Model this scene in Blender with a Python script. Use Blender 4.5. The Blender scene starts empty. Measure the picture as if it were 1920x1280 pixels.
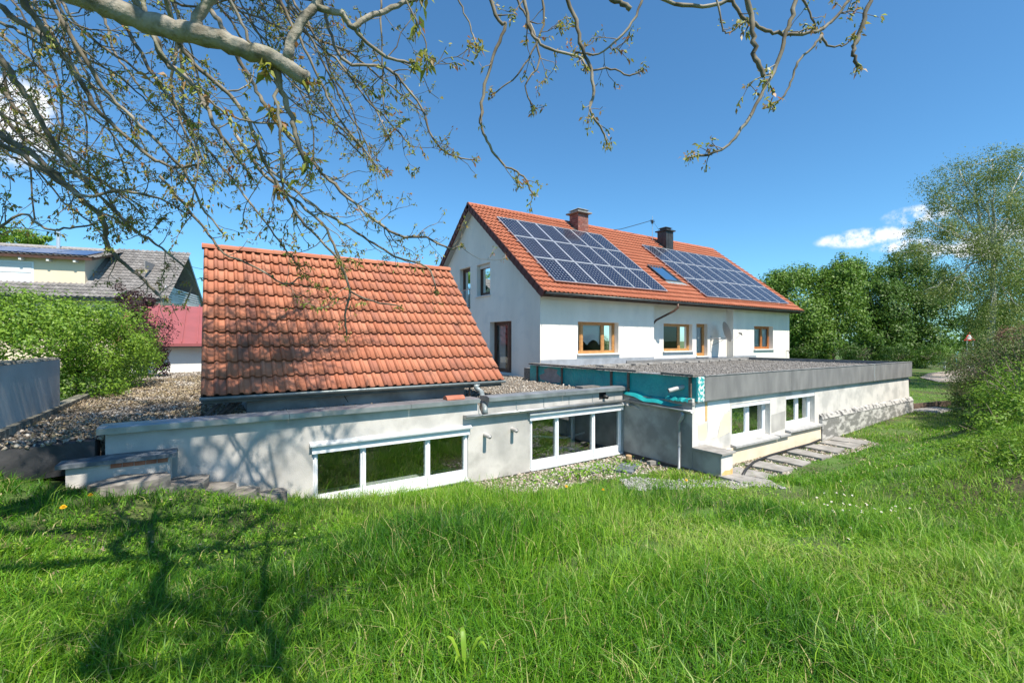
import bpy, math, random
import numpy as np
from mathutils import Vector, Matrix
from mathutils.geometry import tessellate_polygon

# ------------------------------------------------------------------ camera, sky, sun, exposure
SC = bpy.context.scene
COL = SC.collection
SX, CX = 0.8359963, 0.5487351          # the camera's right axis seen from the house axes: x runs along the facades, y away from them

cam_d = bpy.data.cameras.new('camera'); cam_d.lens = 16.0; cam_d.sensor_width = 36.0
cam_d.clip_start = 0.05; cam_d.clip_end = 3000
cam_o = bpy.data.objects.new('camera', cam_d); COL.objects.link(cam_o)
cam_o.location = (0, 0, 0); cam_o.rotation_euler = (math.pi / 2, 0, -math.atan2(CX, SX))
SC.camera = cam_o

SUN = Vector((0.035, -1.0, 1.5)).normalized()
world = bpy.data.worlds.new('World'); SC.world = world; world.use_nodes = True
sun_d = bpy.data.lights.new('sun', 'SUN'); sun_d.energy = 4.7; sun_d.angle = math.radians(0.53); sun_d.color = (1.0, 0.915, 0.79)
sun_o = bpy.data.objects.new('sun', sun_d); COL.objects.link(sun_o)
sun_o.rotation_euler = SUN.to_track_quat('Z', 'Y').to_euler(); sun_o.location = SUN * 60

SC.view_settings.view_transform = 'Standard'; SC.view_settings.look = 'None'
SC.view_settings.exposure = 0.76; SC.view_settings.gamma = 1.0
SC.render.engine = 'CYCLES'
SC.cycles.use_denoising = True
SC.cycles.max_bounces = 8; SC.cycles.diffuse_bounces = 3; SC.cycles.glossy_bounces = 4
SC.cycles.transparent_max_bounces = 12; SC.cycles.transmission_bounces = 6
SC.cycles.sample_clamp_indirect = 6.0


def cam(X, Y, Z):
    """metres right / ahead / up of the photographer -> scene"""
    return Vector((X * SX + Y * CX, -X * CX + Y * SX, Z))


def at(px, py, Y):
    """a direction in the picture and a distance ahead -> scene"""
    return cam((px - 960) / 853.33 * Y, Y, -(py - 640) / 853.33 * Y)


def build_world():
    nt = world.node_tree; N = nt.nodes; L = nt.links; N.clear()
    out = N.new('ShaderNodeOutputWorld'); bg = N.new('ShaderNodeBackground')
    sky = N.new('ShaderNodeTexSky'); sky.sky_type = 'NISHITA'; sky.sun_disc = False
    sky.sun_elevation = math.asin(SUN.z); sky.sun_rotation = math.atan2(SUN.x, SUN.y)
    sky.altitude = 500; sky.air_density = 1.0; sky.dust_density = 0.6; sky.ozone_density = 3.0
    bg.inputs['Strength'].default_value = 0.108
    tc = N.new('ShaderNodeTexCoord')
    nz = N.new('ShaderNodeTexNoise'); nz.inputs['Scale'].default_value = 22; nz.inputs['Detail'].default_value = 7; nz.inputs['Roughness'].default_value = 0.62
    L.new(tc.outputs['Generated'], nz.inputs['Vector'])
    acc = None

    def math_n(op, a, b):
        m = N.new('ShaderNodeMath'); m.operation = op
        for i, q in enumerate((a, b)):
            if q is None: continue
            if hasattr(q, 'links'): L.new(q, m.inputs[i])
            else: m.inputs[i].default_value = q
        return m.outputs[0]
    for px, py, w, h in ((1625, 445, 70, 17), (1718, 403, 44, 16), (1700, 460, 46, 12), (1785, 470, 70, 14), (8, 190, 55, 38), (-70, 235, 110, 45), (45, 232, 45, 22), (2050, 430, 160, 30)):
        d = at(px, py, 1).normalized()
        e = Vector((d.y, -d.x, 0)).normalized(); g = e.cross(d)
        dots = []
        for ax, sz in ((e, w / 853), (g, h / 853)):
            v = N.new('ShaderNodeVectorMath'); v.operation = 'DOT_PRODUCT'; L.new(tc.outputs['Generated'], v.inputs[0]); v.inputs[1].default_value = ax
            o = math_n('DIVIDE', math_n('SUBTRACT', v.outputs['Value'], d.dot(ax)), sz)
            dots.append(math_n('MULTIPLY', o, o))
        v = N.new('ShaderNodeVectorMath'); v.operation = 'DOT_PRODUCT'; L.new(tc.outputs['Generated'], v.inputs[0]); v.inputs[1].default_value = d
        front = math_n('GREATER_THAN', v.outputs['Value'], 0.0)
        r = math_n('MULTIPLY', math_n('MAXIMUM', math_n('SUBTRACT', 1.0, math_n('ADD', dots[0], dots[1])), 0.0), front)
        acc = r if acc is None else math_n('MAXIMUM', acc, r)
    mr = N.new('ShaderNodeMapRange'); mr.interpolation_type = 'SMOOTHSTEP'
    L.new(math_n('MULTIPLY', acc, math_n('SUBTRACT', math_n('MULTIPLY', nz.outputs['Fac'], 4.4), 1.45)), mr.inputs['Value'])
    mr.inputs['From Min'].default_value = 0.08; mr.inputs['From Max'].default_value = 0.75
    mix = N.new('ShaderNodeMix'); mix.data_type = 'RGBA'
    tint = N.new('ShaderNodeMix'); tint.data_type = 'RGBA'; tint.blend_type = 'MULTIPLY'; tint.inputs['Factor'].default_value = 1
    L.new(sky.outputs['Color'], tint.inputs['A']); tint.inputs['B'].default_value = (0.55, 0.94, 1.09, 1)
    L.new(mr.outputs[0], mix.inputs['Factor']); L.new(tint.outputs['Result'], mix.inputs['A'])
    mix.inputs['B'].default_value = (6.2, 6.4, 6.7, 1)
    L.new(mix.outputs['Result'], bg.inputs['Color']); L.new(bg.outputs[0], out.inputs['Surface'])


build_world()

# ------------------------------------------------------------------ helpers: materials
MATS = {}


def mat(name, col, rough=0.8, col2=None, scale=3.0, detail=6, lo=0.35, hi=0.65, bump=0.0, bscale=60.0, metal=0.0, spec=0.5,
        stretch=(1, 1, 1), rnd=None, ramp=None, translucent=0.0, lift=0.0, grain=0.0, col3=None, scale3=1.2, lo3=0.5, hi3=0.75, coat=0.0):
    m = bpy.data.materials.new(name); m.use_nodes = True; MATS[name] = m
    nt = m.node_tree; N = nt.nodes; L = nt.links
    b = N['Principled BSDF']
    b.inputs['Roughness'].default_value = rough; b.inputs['Metallic'].default_value = metal
    b.inputs['Specular IOR Level'].default_value = spec
    if coat: b.inputs['Coat Weight'].default_value = coat
    tc = N.new('ShaderNodeTexCoord'); mp = N.new('ShaderNodeMapping'); mp.inputs['Scale'].default_value = stretch
    geo = N.new('ShaderNodeNewGeometry'); L.new(geo.outputs['Position'], mp.inputs['Vector'])
    cur = None
    if ramp:
        cr = N.new('ShaderNodeValToRGB'); el = cr.color_ramp.elements
        while len(el) < len(ramp): el.new(0.5)
        for i, c in enumerate(ramp): el[i].position = i / (len(ramp) - 1); el[i].color = (*c, 1)
        if rnd == 'obj':
            oi = N.new('ShaderNodeObjectInfo'); L.new(oi.outputs['Random'], cr.inputs['Fac'])
        else:
            an = N.new('ShaderNodeAttribute'); an.attribute_name = 'rnd'; L.new(an.outputs['Fac'], cr.inputs['Fac'])
        cur = cr.outputs['Color']

    def mixin(cur, c2, sc, lo_, hi_, st=True):
        n = N.new('ShaderNodeTexNoise'); n.inputs['Scale'].default_value = sc; n.inputs['Detail'].default_value = detail
        L.new(mp.outputs[0] if st else geo.outputs['Position'], n.inputs['Vector'])
        r = N.new('ShaderNodeMapRange'); L.new(n.outputs['Fac'], r.inputs['Value']); r.inputs['From Min'].default_value = lo_; r.inputs['From Max'].default_value = hi_
        x = N.new('ShaderNodeMix'); x.data_type = 'RGBA'; L.new(r.outputs[0], x.inputs['Factor'])
        if cur is None: x.inputs['A'].default_value = (*col, 1)
        else: L.new(cur, x.inputs['A'])
        x.inputs['B'].default_value = (*c2, 1)
        return x.outputs['Result']
    if col2: cur = mixin(cur, col2, scale, lo, hi)
    if col3: cur = mixin(cur, col3, scale3, lo3, hi3, False)
    if grain:
        n = N.new('ShaderNodeTexNoise'); n.inputs['Scale'].default_value = 90; n.inputs['Detail'].default_value = 2
        L.new(geo.outputs['Position'], n.inputs['Vector'])
        r = N.new('ShaderNodeMapRange'); L.new(n.outputs['Fac'], r.inputs['Value']); r.inputs['To Min'].default_value = 1 - grain; r.inputs['To Max'].default_value = 1 + grain
        x = N.new('ShaderNodeMix'); x.data_type = 'RGBA'; x.blend_type = 'MULTIPLY'; x.inputs['Factor'].default_value = 1
        if cur is None: x.inputs['A'].default_value = (*col, 1)
        else: L.new(cur, x.inputs['A'])
        L.new(r.outputs[0], x.inputs['B']); cur = x.outputs['Result']
    if cur is None: b.inputs['Base Color'].default_value = (*col, 1)
    else: L.new(cur, b.inputs['Base Color'])
    if bump:
        n = N.new('ShaderNodeTexNoise'); n.inputs['Scale'].default_value = bscale; n.inputs['Detail'].default_value = 4; L.new(geo.outputs['Position'], n.inputs['Vector'])
        bp = N.new('ShaderNodeBump'); bp.inputs['Strength'].default_value = bump; bp.inputs['Distance'].default_value = 0.02
        L.new(n.outputs['Fac'], bp.inputs['Height']); L.new(bp.outputs[0], b.inputs['Normal'])
    if lift:
        mv = N.new('ShaderNodeMix'); mv.data_type = 'VECTOR'; mv.inputs['Factor'].default_value = lift; L.new(geo.outputs['Normal'], mv.inputs['A']); mv.inputs['B'].default_value = (0, 0, 1)
        nv_ = N.new('ShaderNodeVectorMath'); nv_.operation = 'NORMALIZE'; L.new(mv.outputs['Result'], nv_.inputs[0]); L.new(nv_.outputs[0], b.inputs['Normal'])
    if translucent:
        tr = N.new('ShaderNodeBsdfTranslucent'); ms = N.new('ShaderNodeMixShader'); ms.inputs[0].default_value = translucent
        if cur is None: tr.inputs['Color'].default_value = (*col, 1)
        else: L.new(cur, tr.inputs['Color'])
        L.new(b.outputs[0], ms.inputs[1]); L.new(tr.outputs[0], ms.inputs[2]); L.new(ms.outputs[0], N['Material Output'].inputs['Surface'])
    return m


def glass_mat(name, tint, refl):
    m = bpy.data.materials.new(name); m.use_nodes = True; MATS[name] = m
    nt = m.node_tree; N = nt.nodes; L = nt.links
    for n in list(N):
        if n.type != 'OUTPUT_MATERIAL': N.remove(n)
    tr = N.new('ShaderNodeBsdfTransparent'); tr.inputs['Color'].default_value = (*tint, 1)
    gl = N.new('ShaderNodeBsdfGlossy'); gl.inputs['Roughness'].default_value = 0.012; gl.inputs['Color'].default_value = (0.92, 0.96, 0.95, 1)
    fr = N.new('ShaderNodeFresnel'); fr.inputs['IOR'].default_value = 1.5
    mu = N.new('ShaderNodeMath'); mu.operation = 'MULTIPLY'; mu.inputs[1].default_value = refl; mu.use_clamp = True
    L.new(fr.outputs[0], mu.inputs[0])
    ms = N.new('ShaderNodeMixShader'); L.new(mu.outputs[0], ms.inputs[0]); L.new(tr.outputs[0], ms.inputs[1]); L.new(gl.outputs[0], ms.inputs[2])
    L.new(ms.outputs[0], N['Material Output'].inputs['Surface'])
    return m


# ------------------------------------------------------------------ helpers: meshes and objects
class MB:
    def __init__(self): self.v = []; self.f = []; self.r = None

    def box(self, x0, x1, y0, y1, z0, z1):
        n = len(self.v)
        self.v += [(x0, y0, z0), (x1, y0, z0), (x1, y1, z0), (x0, y1, z0), (x0, y0, z1), (x1, y0, z1), (x1, y1, z1), (x0, y1, z1)]
        self.f += [tuple(n + i for i in q) for q in ((0, 3, 2, 1), (4, 5, 6, 7), (0, 1, 5, 4), (1, 2, 6, 5), (2, 3, 7, 6), (3, 0, 4, 7))]
        return self

    def hexa(self, p):
        n = len(self.v); self.v += [tuple(q) for q in p]
        self.f += [tuple(n + i for i in q) for q in ((0, 3, 2, 1), (4, 5, 6, 7), (0, 1, 5, 4), (1, 2, 6, 5), (2, 3, 7, 6), (3, 0, 4, 7))]
        return self

    def beam(self, p, q, w, h, up=(0, 0, 1)):
        p, q = Vector(p), Vector(q); d = (q - p).normalized(); s = d.cross(Vector(up)).normalized() * w / 2; u = s.cross(d).normalized() * h / 2
        return self.hexa([p - s - u, p + s - u, q + s - u, q - s - u, p - s + u, p + s + u, q + s + u, q - s + u])

    def quad(self, *p):
        n = len(self.v); self.v += [tuple(q) for q in p]; self.f.append(tuple(range(n, n + len(p)))); return self

    def prism(self, poly, d):
        """closed polygon (3-D points) swept by the vector d"""
        d = Vector(d); n = len(self.v); k = len(poly)
        self.v += [tuple(Vector(p)) for p in poly] + [tuple(Vector(p) + d) for p in poly]
        self.f.append(tuple(range(n + k - 1, n - 1, -1))); self.f.append(tuple(range(n + k, n + 2 * k)))
        for i in range(k):
            j = (i + 1) % k; self.f.append((n + i, n + j, n + k + j, n + k + i))
        return self

    def plate(self, to3, depth, loops):
        """wall with openings: loops[0] outline, the rest holes, in wall coordinates; to3(u, z, d)"""
        base = len(self.v); flat = [p for lp in loops for p in lp]
        self.v += [tuple(to3(u, z, 0)) for u, z in flat] + [tuple(to3(u, z, depth)) for u, z in flat]
        k = len(flat)
        for t in tessellate_polygon([[Vector((u, z, 0)) for u, z in lp] for lp in loops]):
            self.f.append((base + t[0], base + t[1], base + t[2])); self.f.append((base + k + t[2], base + k + t[1], base + k + t[0]))
        o = 0
        for lp in loops:
            m = len(lp)
            for i in range(m):
                j = (i + 1) % m; self.f.append((base + o + i, base + o + j, base + k + o + j, base + k + o + i))
            o += m
        return self

    def tube(self, pts, rad, n=8, cap=True):
        pts = [Vector(p) for p in pts]
        if not hasattr(rad, '__len__'): rad = [rad] * len(pts)
        base = len(self.v); ref = None
        for i, p in enumerate(pts):
            d = (pts[min(i + 1, len(pts) - 1)] - pts[max(i - 1, 0)])
            d = d.normalized() if d.length > 1e-9 else Vector((0, 0, 1))
            if ref is None: ref = d.orthogonal().normalized()
            ref = (ref - d * ref.dot(d)); ref = ref.normalized() if ref.length > 1e-6 else d.orthogonal().normalized()
            s = d.cross(ref)
            for k in range(n):
                a = 2 * math.pi * k / n; self.v.append(tuple(p + (ref * math.cos(a) + s * math.sin(a)) * rad[i]))
        for i in range(len(pts) - 1):
            for k in range(n):
                k2 = (k + 1) % n; a = base + i * n; self.f.append((a + k, a + k2, a + n + k2, a + n + k))
        if cap and n > 3:
            self.f.append(tuple(base + k for k in range(n - 1, -1, -1))); e = base + (len(pts) - 1) * n; self.f.append(tuple(e + k for k in range(n)))
        return self

    def gutter(self, p, q, r, out, n=7, th=0.012):
        """half-round channel from p to q opening upwards; out = horizontal side direction"""
        p, q, out = Vector(p), Vector(q), Vector(out); up = Vector((0, 0, 1)); base = len(self.v); rows = []
        for e in (p, q):
            for rr in (r, r - th):
                for i in range(n):
                    a = math.pi + math.pi * i / (n - 1); self.v.append(tuple(e + out * math.cos(a) * rr + up * math.sin(a) * rr))
        o = base
        for i in range(n - 1):
            self.f.append((o + i, o + i + 1, o + 2 * n + i + 1, o + 2 * n + i)); self.f.append((o + n + i + 1, o + n + i, o + 3 * n + i, o + 3 * n + i + 1))
            self.f.append((o + i + 1, o + i, o + n + i, o + n + i + 1)); self.f.append((o + 2 * n + i, o + 2 * n + i + 1, o + 3 * n + i + 1, o + 3 * n + i))
        for i in (0, n - 1): self.f.append((o + i, o + 2 * n + i, o + 3 * n + i, o + n + i))
        return self

    def mesh(self, name, m, smooth=False, fix=True):
        me = bpy.data.meshes.new(name); me.from_pydata(self.v, [], self.f)
        if fix and len(self.f) < 60000:
            import bmesh
            b = bmesh.new(); b.from_mesh(me); bmesh.ops.recalc_face_normals(b, faces=b.faces); b.to_mesh(me); b.free()
        if smooth: me.polygons.foreach_set('use_smooth', [True] * len(me.polygons))
        if self.r is not None:
            at_ = me.attributes.new('rnd', 'FLOAT', 'FACE'); at_.data.foreach_set('value', self.r)
        me.materials.append(MATS[m] if isinstance(m, str) else m); me.update()
        return me


ROOT = {}


def finish(o, parent=None, kind=None):
    COL.objects.link(o)
    if parent is not None:
        o.parent = parent; o.matrix_parent_inverse = Matrix.Translation(-ROOT.get(parent.name, Vector((0, 0, 0))))
    if kind: o['kind'] = kind
    return o


def part(name, mb, m, parent=None, kind=None, smooth=False, label=None):
    o = bpy.data.objects.new(name, mb.mesh(name, m, smooth) if isinstance(mb, MB) else mb)
    finish(o, parent, kind)
    if label: o['label'] = label
    return o


def tag(o, label, cat, group=None):
    o['label'] = label; o['category'] = cat
    if 'kind' not in o: o['kind'] = 'thing'
    if group: o['group'] = group
    return o


def thing(name, label, cat, loc, group=None):
    o = bpy.data.objects.new(name, None); o.empty_display_size = 0.2; COL.objects.link(o); o.location = loc
    ROOT[o.name] = Vector(loc)
    return tag(o, label, cat, group)


def np_mesh(name, verts, faces, m, rnd=None, smooth=False):
    verts = np.asarray(verts, np.float32).reshape(-1, 3); faces = np.asarray(faces, np.int32); nf, k = faces.shape
    me = bpy.data.meshes.new(name)
    me.vertices.add(len(verts)); me.vertices.foreach_set('co', verts.ravel())
    me.loops.add(nf * k); me.loops.foreach_set('vertex_index', faces.ravel())
    me.polygons.add(nf); me.polygons.foreach_set('loop_start', np.arange(0, nf * k, k, dtype=np.int32))
    me.update(calc_edges=True)
    if smooth: me.polygons.foreach_set('use_smooth', np.ones(nf, bool))
    if rnd is not None:
        a = me.attributes.new('rnd', 'FLOAT', 'FACE'); a.data.foreach_set('value', np.asarray(rnd, np.float32))
    me.materials.append(MATS[m]); me.validate(); me.update()
    return me


def stamp(name, tv, tf, mats, m, rnd):
    """many copies of one little mesh (template verts, faces) joined; mats = list of 4x4"""
    tv = np.asarray(tv, np.float64); tf = np.asarray(tf); M = np.asarray(mats)
    V = np.einsum('nij,kj->nki', M[:, :3, :3], tv) + M[:, None, :3, 3]
    F = tf[None] + (np.arange(len(M)) * len(tv))[:, None, None]
    return np_mesh(name, V.reshape(-1, 3), F.reshape(-1, tf.shape[1]), m, np.repeat(rnd, len(tf)))


def leaves(name, c, n, size, m, rng, aspect=0.5, rnd=None):
    """leaf-shaped faces at points c with normals n"""
    c = np.asarray(c, float); n = np.asarray(n, float); k = len(c)
    n = n / np.maximum(np.linalg.norm(n, axis=1, keepdims=True), 1e-9)
    t = rng.normal(size=(k, 3)); t[:, 2] -= 0.25; t -= n * np.sum(t * n, 1, keepdims=True); t /= np.maximum(np.linalg.norm(t, axis=1, keepdims=True), 1e-9)
    b = np.cross(n, t); s = (np.asarray(size) * rng.uniform(0.6, 1.3, k))[:, None]
    V = np.stack([c - t * s * .5, c + b * s * aspect * .5 + n * s * .08, c + t * s * .5, c - b * s * aspect * .5 + n * s * .08], 1)
    F = np.arange(k * 4).reshape(k, 4)
    return np_mesh(name, V.reshape(-1, 3), F, m, rng.uniform(0, 1, k) if rnd is None else rnd)


def clump_points(rng, clumps, n, shell=0.55, sub=14, subr=0.28):
    """points and normals over lumpy crowns; clumps = (centre, (rx, ry, rz), weight)"""
    W = np.array([w for *_, w in clumps], float); W /= W.sum(); P = []; Nn = []
    for (c, r, w), q in zip(clumps, W):
        k = int(n * q); c = np.array(c, float); r = np.array(r, float)
        d = rng.normal(size=(sub, 3)); d /= np.linalg.norm(d, axis=1, keepdims=True)
        cc = d * rng.uniform(0.45, 0.95, (sub, 1)); which = rng.integers(0, sub, k)
        o = rng.normal(size=(k, 3)); o /= np.linalg.norm(o, axis=1, keepdims=True)
        rr = subr * rng.uniform(0.6, 1.5, sub)[which][:, None] * rng.uniform(shell, 1.1, (k, 1))
        p = cc[which] + o * rr
        P.append(c + p * r); Nn.append(o * 0.8 + p * 0.5 + rng.normal(size=(k, 3)) * 0.55 + np.array([0, 0, 0.35]))
    return np.concatenate(P), np.concatenate(Nn)


def smooth01(x, a, b):
    t = np.clip((x - a) / (b - a), 0, 1); return t * t * (3 - 2 * t)


def vnoise(x, y, seed=0):
    """cheap smooth value noise, vectorised"""
    x = np.asarray(x, float); y = np.asarray(y, float); xi = np.floor(x); yi = np.floor(y); fx = x - xi; fy = y - yi
    h = lambda a, b: np.modf(np.abs(np.sin(a * 127.1 + b * 311.7 + seed * 74.7) * 43758.5453))[0]
    fx = fx * fx * (3 - 2 * fx); fy = fy * fy * (3 - 2 * fy)
    return (h(xi, yi) * (1 - fx) + h(xi + 1, yi) * fx) * (1 - fy) + (h(xi, yi + 1) * (1 - fx) + h(xi + 1, yi + 1) * fx) * fy


# ------------------------------------------------------------------ materials
mat('house_plaster', (0.80, 0.755, 0.685), 0.9, col2=(0.72, 0.675, 0.605), scale=1.1, stretch=(1.3, 1.3, .3), bump=0.12, bscale=90, col3=(0.66, 0.64, 0.60), scale3=2.2, lo3=0.52, hi3=0.85)
mat('house_plaster_base', (0.33, 0.36, 0.40), 0.85, col2=(0.25, 0.27, 0.3), scale=3)
mat('pale_render', (0.58, 0.555, 0.52), 0.92, col2=(0.37, 0.36, 0.34), scale=1.3, lo=0.4, hi=0.70, bump=0.2, bscale=70, col3=(0.27, 0.26, 0.235), scale3=1.7, lo3=0.53, hi3=0.82)
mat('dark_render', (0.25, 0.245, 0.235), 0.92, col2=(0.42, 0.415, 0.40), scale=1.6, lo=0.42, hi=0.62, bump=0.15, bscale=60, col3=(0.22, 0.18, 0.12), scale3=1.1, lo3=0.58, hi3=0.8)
mat('patched_render', (0.64, 0.615, 0.575), 0.92, col2=(0.46, 0.45, 0.425), scale=1.5, lo=0.45, hi=0.6, bump=0.12, bscale=60, col3=(0.38, 0.37, 0.35), scale3=3, lo3=0.62, hi3=0.8)
mat('cream_patch', (0.68, 0.56, 0.42), 0.9, col2=(0.74, 0.64, 0.50), scale=2.0)
mat('white_patch', (0.78, 0.78, 0.78), 0.9, col2=(0.70, 0.70, 0.72), scale=3.0)
mat('rust_streak', (0.60, 0.36, 0.12), 0.9, col2=(0.7, 0.5, 0.25), scale=5)
mat('rough_plinth', (0.20, 0.20, 0.19), 0.95, col2=(0.52, 0.51, 0.49), scale=3.0, lo=0.45, hi=0.6, bump=0.8, bscale=28, stretch=(1, 1, 2.2))
mat('plinth_crust', (0.42, 0.41, 0.39), 0.95, col2=(0.07, 0.07, 0.07), scale=5, lo=0.46, hi=0.64, bump=0.8, bscale=30)
mat('garden_wall_render', (0.52, 0.505, 0.48), 0.92, col2=(0.43, 0.42, 0.40), scale=1.6, bump=0.25, bscale=50, col3=(0.08, 0.08, 0.085), scale3=1.4, lo3=0.66, hi3=0.9)
mat('mossy_coping', (0.12, 0.115, 0.09), 0.95, col2=(0.3, 0.28, 0.22), scale=9, lo=0.45, hi=0.6, bump=1.0, bscale=25)
mat('zinc', (0.42, 0.435, 0.44), 0.45, col2=(0.28, 0.295, 0.30), scale=3, metal=0.65)
mat('zinc_dull', (0.36, 0.40, 0.40), 0.5, col2=(0.24, 0.28, 0.28), scale=5, metal=0.4)
mat('dark_gutter', (0.055, 0.06, 0.062), 0.4, metal=0.5, col2=(0.09, 0.1, 0.1), scale=3)
mat('fascia_slate', (0.16, 0.158, 0.156), 0.7, col2=(0.23, 0.227, 0.22), scale=2.6, stretch=(1.6, 1.6, 0.5), lo=0.35, hi=0.7, bump=0.05, bscale=50, col3=(0.20, 0.195, 0.185), scale3=5, lo3=0.62, hi3=0.8)
mat('fascia_edge', (0.30, 0.30, 0.295), 0.7, col2=(0.16, 0.155, 0.15), scale=8)
mat('teal_membrane', (0.004, 0.36, 0.38), 0.34, col2=(0.003, 0.27, 0.31), scale=2.5, bump=1.0, bscale=11, col3=(0.35, 0.55, 0.56), scale3=7.0, lo3=0.72, hi3=0.8)
mat('teal_flap', (0.02, 0.34, 0.34), 0.4, col2=(0.01, 0.24, 0.26), scale=6)
mat('torn_membrane', (0.7, 0.74, 0.72), 0.6, col2=(0.02, 0.36, 0.36), scale=16, lo=0.46, hi=0.52)
mat('grey_smear', (0.33, 0.32, 0.33), 0.9, col2=(0.25, 0.24, 0.25), scale=6)
mat('weathered_board', (0.20, 0.185, 0.165), 0.9, col2=(0.09, 0.082, 0.075), scale=7, stretch=(1, 1, 5), lo=0.42, hi=0.62, bump=0.3, bscale=40)
mat('batten', (0.17, 0.12, 0.095), 0.85, col2=(0.10, 0.07, 0.06), scale=9)
mat('pvc', (0.80, 0.82, 0.85), 0.32, col2=(0.74, 0.76, 0.79), scale=2.0)
mat('pvc_shade_box', (0.60, 0.63, 0.65), 0.4, col2=(0.48, 0.51, 0.53), scale=3.0, metal=0.2)
mat('pine', (0.48, 0.25, 0.085), 0.45, col2=(0.36, 0.17, 0.055), scale=5, stretch=(1, 1, 4))
mat('orange_wood', (0.40, 0.14, 0.035), 0.45, col2=(0.30, 0.10, 0.025), scale=5)
mat('brown_wood', (0.095, 0.042, 0.024), 0.45, col2=(0.06, 0.028, 0.017), scale=5)
mat('curtain', (0.88, 0.87, 0.85), 0.9, translucent=0.35)
mat('room', (0.10, 0.098, 0.092), 0.9, col2=(0.07, 0.07, 0.07), scale=0.8)
mat('stone_sill', (0.42, 0.42, 0.415), 0.75, col2=(0.30, 0.30, 0.30), scale=6, grain=0.12)
mat('white_sill', (0.62, 0.64, 0.67), 0.55)
mat('shutter', (0.62, 0.62, 0.62), 0.6)
mat('steel_rail', (0.55, 0.56, 0.58), 0.35, metal=0.7)
glass_mat('pane_glass', (0.78, 0.84, 0.82), 6.0)
glass_mat('house_glass', (0.94, 0.96, 0.96), 1.2)
TILE_RAMP = [(0.36, 0.122, 0.065), (0.42, 0.152, 0.082), (0.45, 0.172, 0.096), (0.39, 0.135, 0.075), (0.47, 0.188, 0.110), (0.32, 0.122, 0.078), (0.43, 0.158, 0.088)]
for nm, rd in (('shed_tile', 'obj'), ('shed_tile_mass', 'attr')):
    mat(nm, (0, 0, 0), 0.72, ramp=TILE_RAMP, rnd=rd, col2=(0.09, 0.05, 0.038), scale=2.6, lo=0.58, hi=0.90, grain=0.18, bump=0.08, bscale=70, spec=0.35)
HT = [(0.39, 0.12, 0.062), (0.43, 0.145, 0.078), (0.40, 0.13, 0.07), (0.46, 0.165, 0.092)]
for nm, rd in (('house_tile', 'obj'), ('house_tile_mass', 'attr')):
    mat(nm, (0, 0, 0), 0.72, ramp=HT, rnd=rd, grain=0.1, spec=0.35)
mat('roof_deck', (0.05, 0.03, 0.025), 0.9)
mat('verge_tile', (0.145, 0.036, 0.026), 0.7, col2=(0.10, 0.028, 0.022), scale=7)
mat('soffit', (0.36, 0.36, 0.36), 0.85)
mat('brick', (0.24, 0.075, 0.055), 0.9, ramp=[(0.20, 0.065, 0.05), (0.28, 0.095, 0.07), (0.17, 0.075, 0.065), (0.33, 0.15, 0.12)], rnd='attr')
mat('mortar', (0.50, 0.45, 0.42), 0.95)
mat('concrete', (0.33, 0.325, 0.31), 0.9, col2=(0.20, 0.195, 0.19), scale=5, bump=0.25, bscale=45)
mat('chimney_metal', (0.035, 0.035, 0.037), 0.5, col2=(0.06, 0.06, 0.062), scale=3, metal=0.3)
mat('solar_cell', (0.012, 0.016, 0.034), 0.12, col2=(0.018, 0.023, 0.044), scale=1.2, spec=0.25)
mat('backsheet', (0.50, 0.51, 0.53), 0.25)
mat('aluminium', (0.66, 0.67, 0.69), 0.35, metal=0.6)
mat('dish_paint', (0.40, 0.40, 0.40), 0.5)
mat('black_metal', (0.02, 0.02, 0.021), 0.5)
mat('pipe_plastic', (0.50, 0.49, 0.48), 0.6, col2=(0.36, 0.35, 0.34), scale=8)
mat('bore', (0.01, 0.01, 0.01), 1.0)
mat('gravel', (0, 0, 0), 0.9, ramp=[(0.13, 0.105, 0.08), (0.33, 0.28, 0.22), (0.50, 0.455, 0.39), (0.22, 0.17, 0.125), (0.58, 0.55, 0.50), (0.10, 0.08, 0.06), (0.36, 0.29, 0.22)], rnd='attr')
mat('gravel_pale', (0, 0, 0), 0.9, ramp=[(0.26, 0.255, 0.25), (0.42, 0.415, 0.41), (0.17, 0.165, 0.16), (0.36, 0.355, 0.35)], rnd='attr')
mat('gravel_grey', (0, 0, 0), 0.9, ramp=[(0.10, 0.095, 0.088), (0.215, 0.20, 0.182), (0.32, 0.30, 0.28), (0.155, 0.14, 0.125)], rnd='attr')
mat('gravel_bed', (0.11, 0.095, 0.078), 0.95, col2=(0.26, 0.23, 0.19), scale=26, lo=0.4, hi=0.6, bump=1.0, bscale=40)
mat('gravel_bed_grey', (0.125, 0.117, 0.106), 0.95, col2=(0.25, 0.235, 0.215), scale=30, lo=0.4, hi=0.6, bump=1.0, bscale=38)
mat('bitumen', (0.025, 0.026, 0.03), 0.7, col2=(0.05, 0.05, 0.055), scale=4, bump=0.3, bscale=12)
mat('slab_concrete', (0.33, 0.315, 0.295), 0.92, col2=(0.21, 0.20, 0.185), scale=4, grain=0.15, bump=0.3, bscale=50)
mat('slate_coping', (0.10, 0.12, 0.145), 0.55, col2=(0.24, 0.26, 0.28), scale=6, lo=0.5, hi=0.65)
mat('natural_stone', (0.24, 0.22, 0.195), 0.92, col2=(0.11, 0.10, 0.09), scale=5, stretch=(1, 1, 3), bump=0.7, bscale=14, col3=(0.34, 0.32, 0.27), scale3=3, lo3=0.55, hi3=0.7)
mat('ridge_clay', (0.42, 0.15, 0.09), 0.75, col2=(0.33, 0.11, 0.065), scale=6, grain=0.1)
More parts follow.
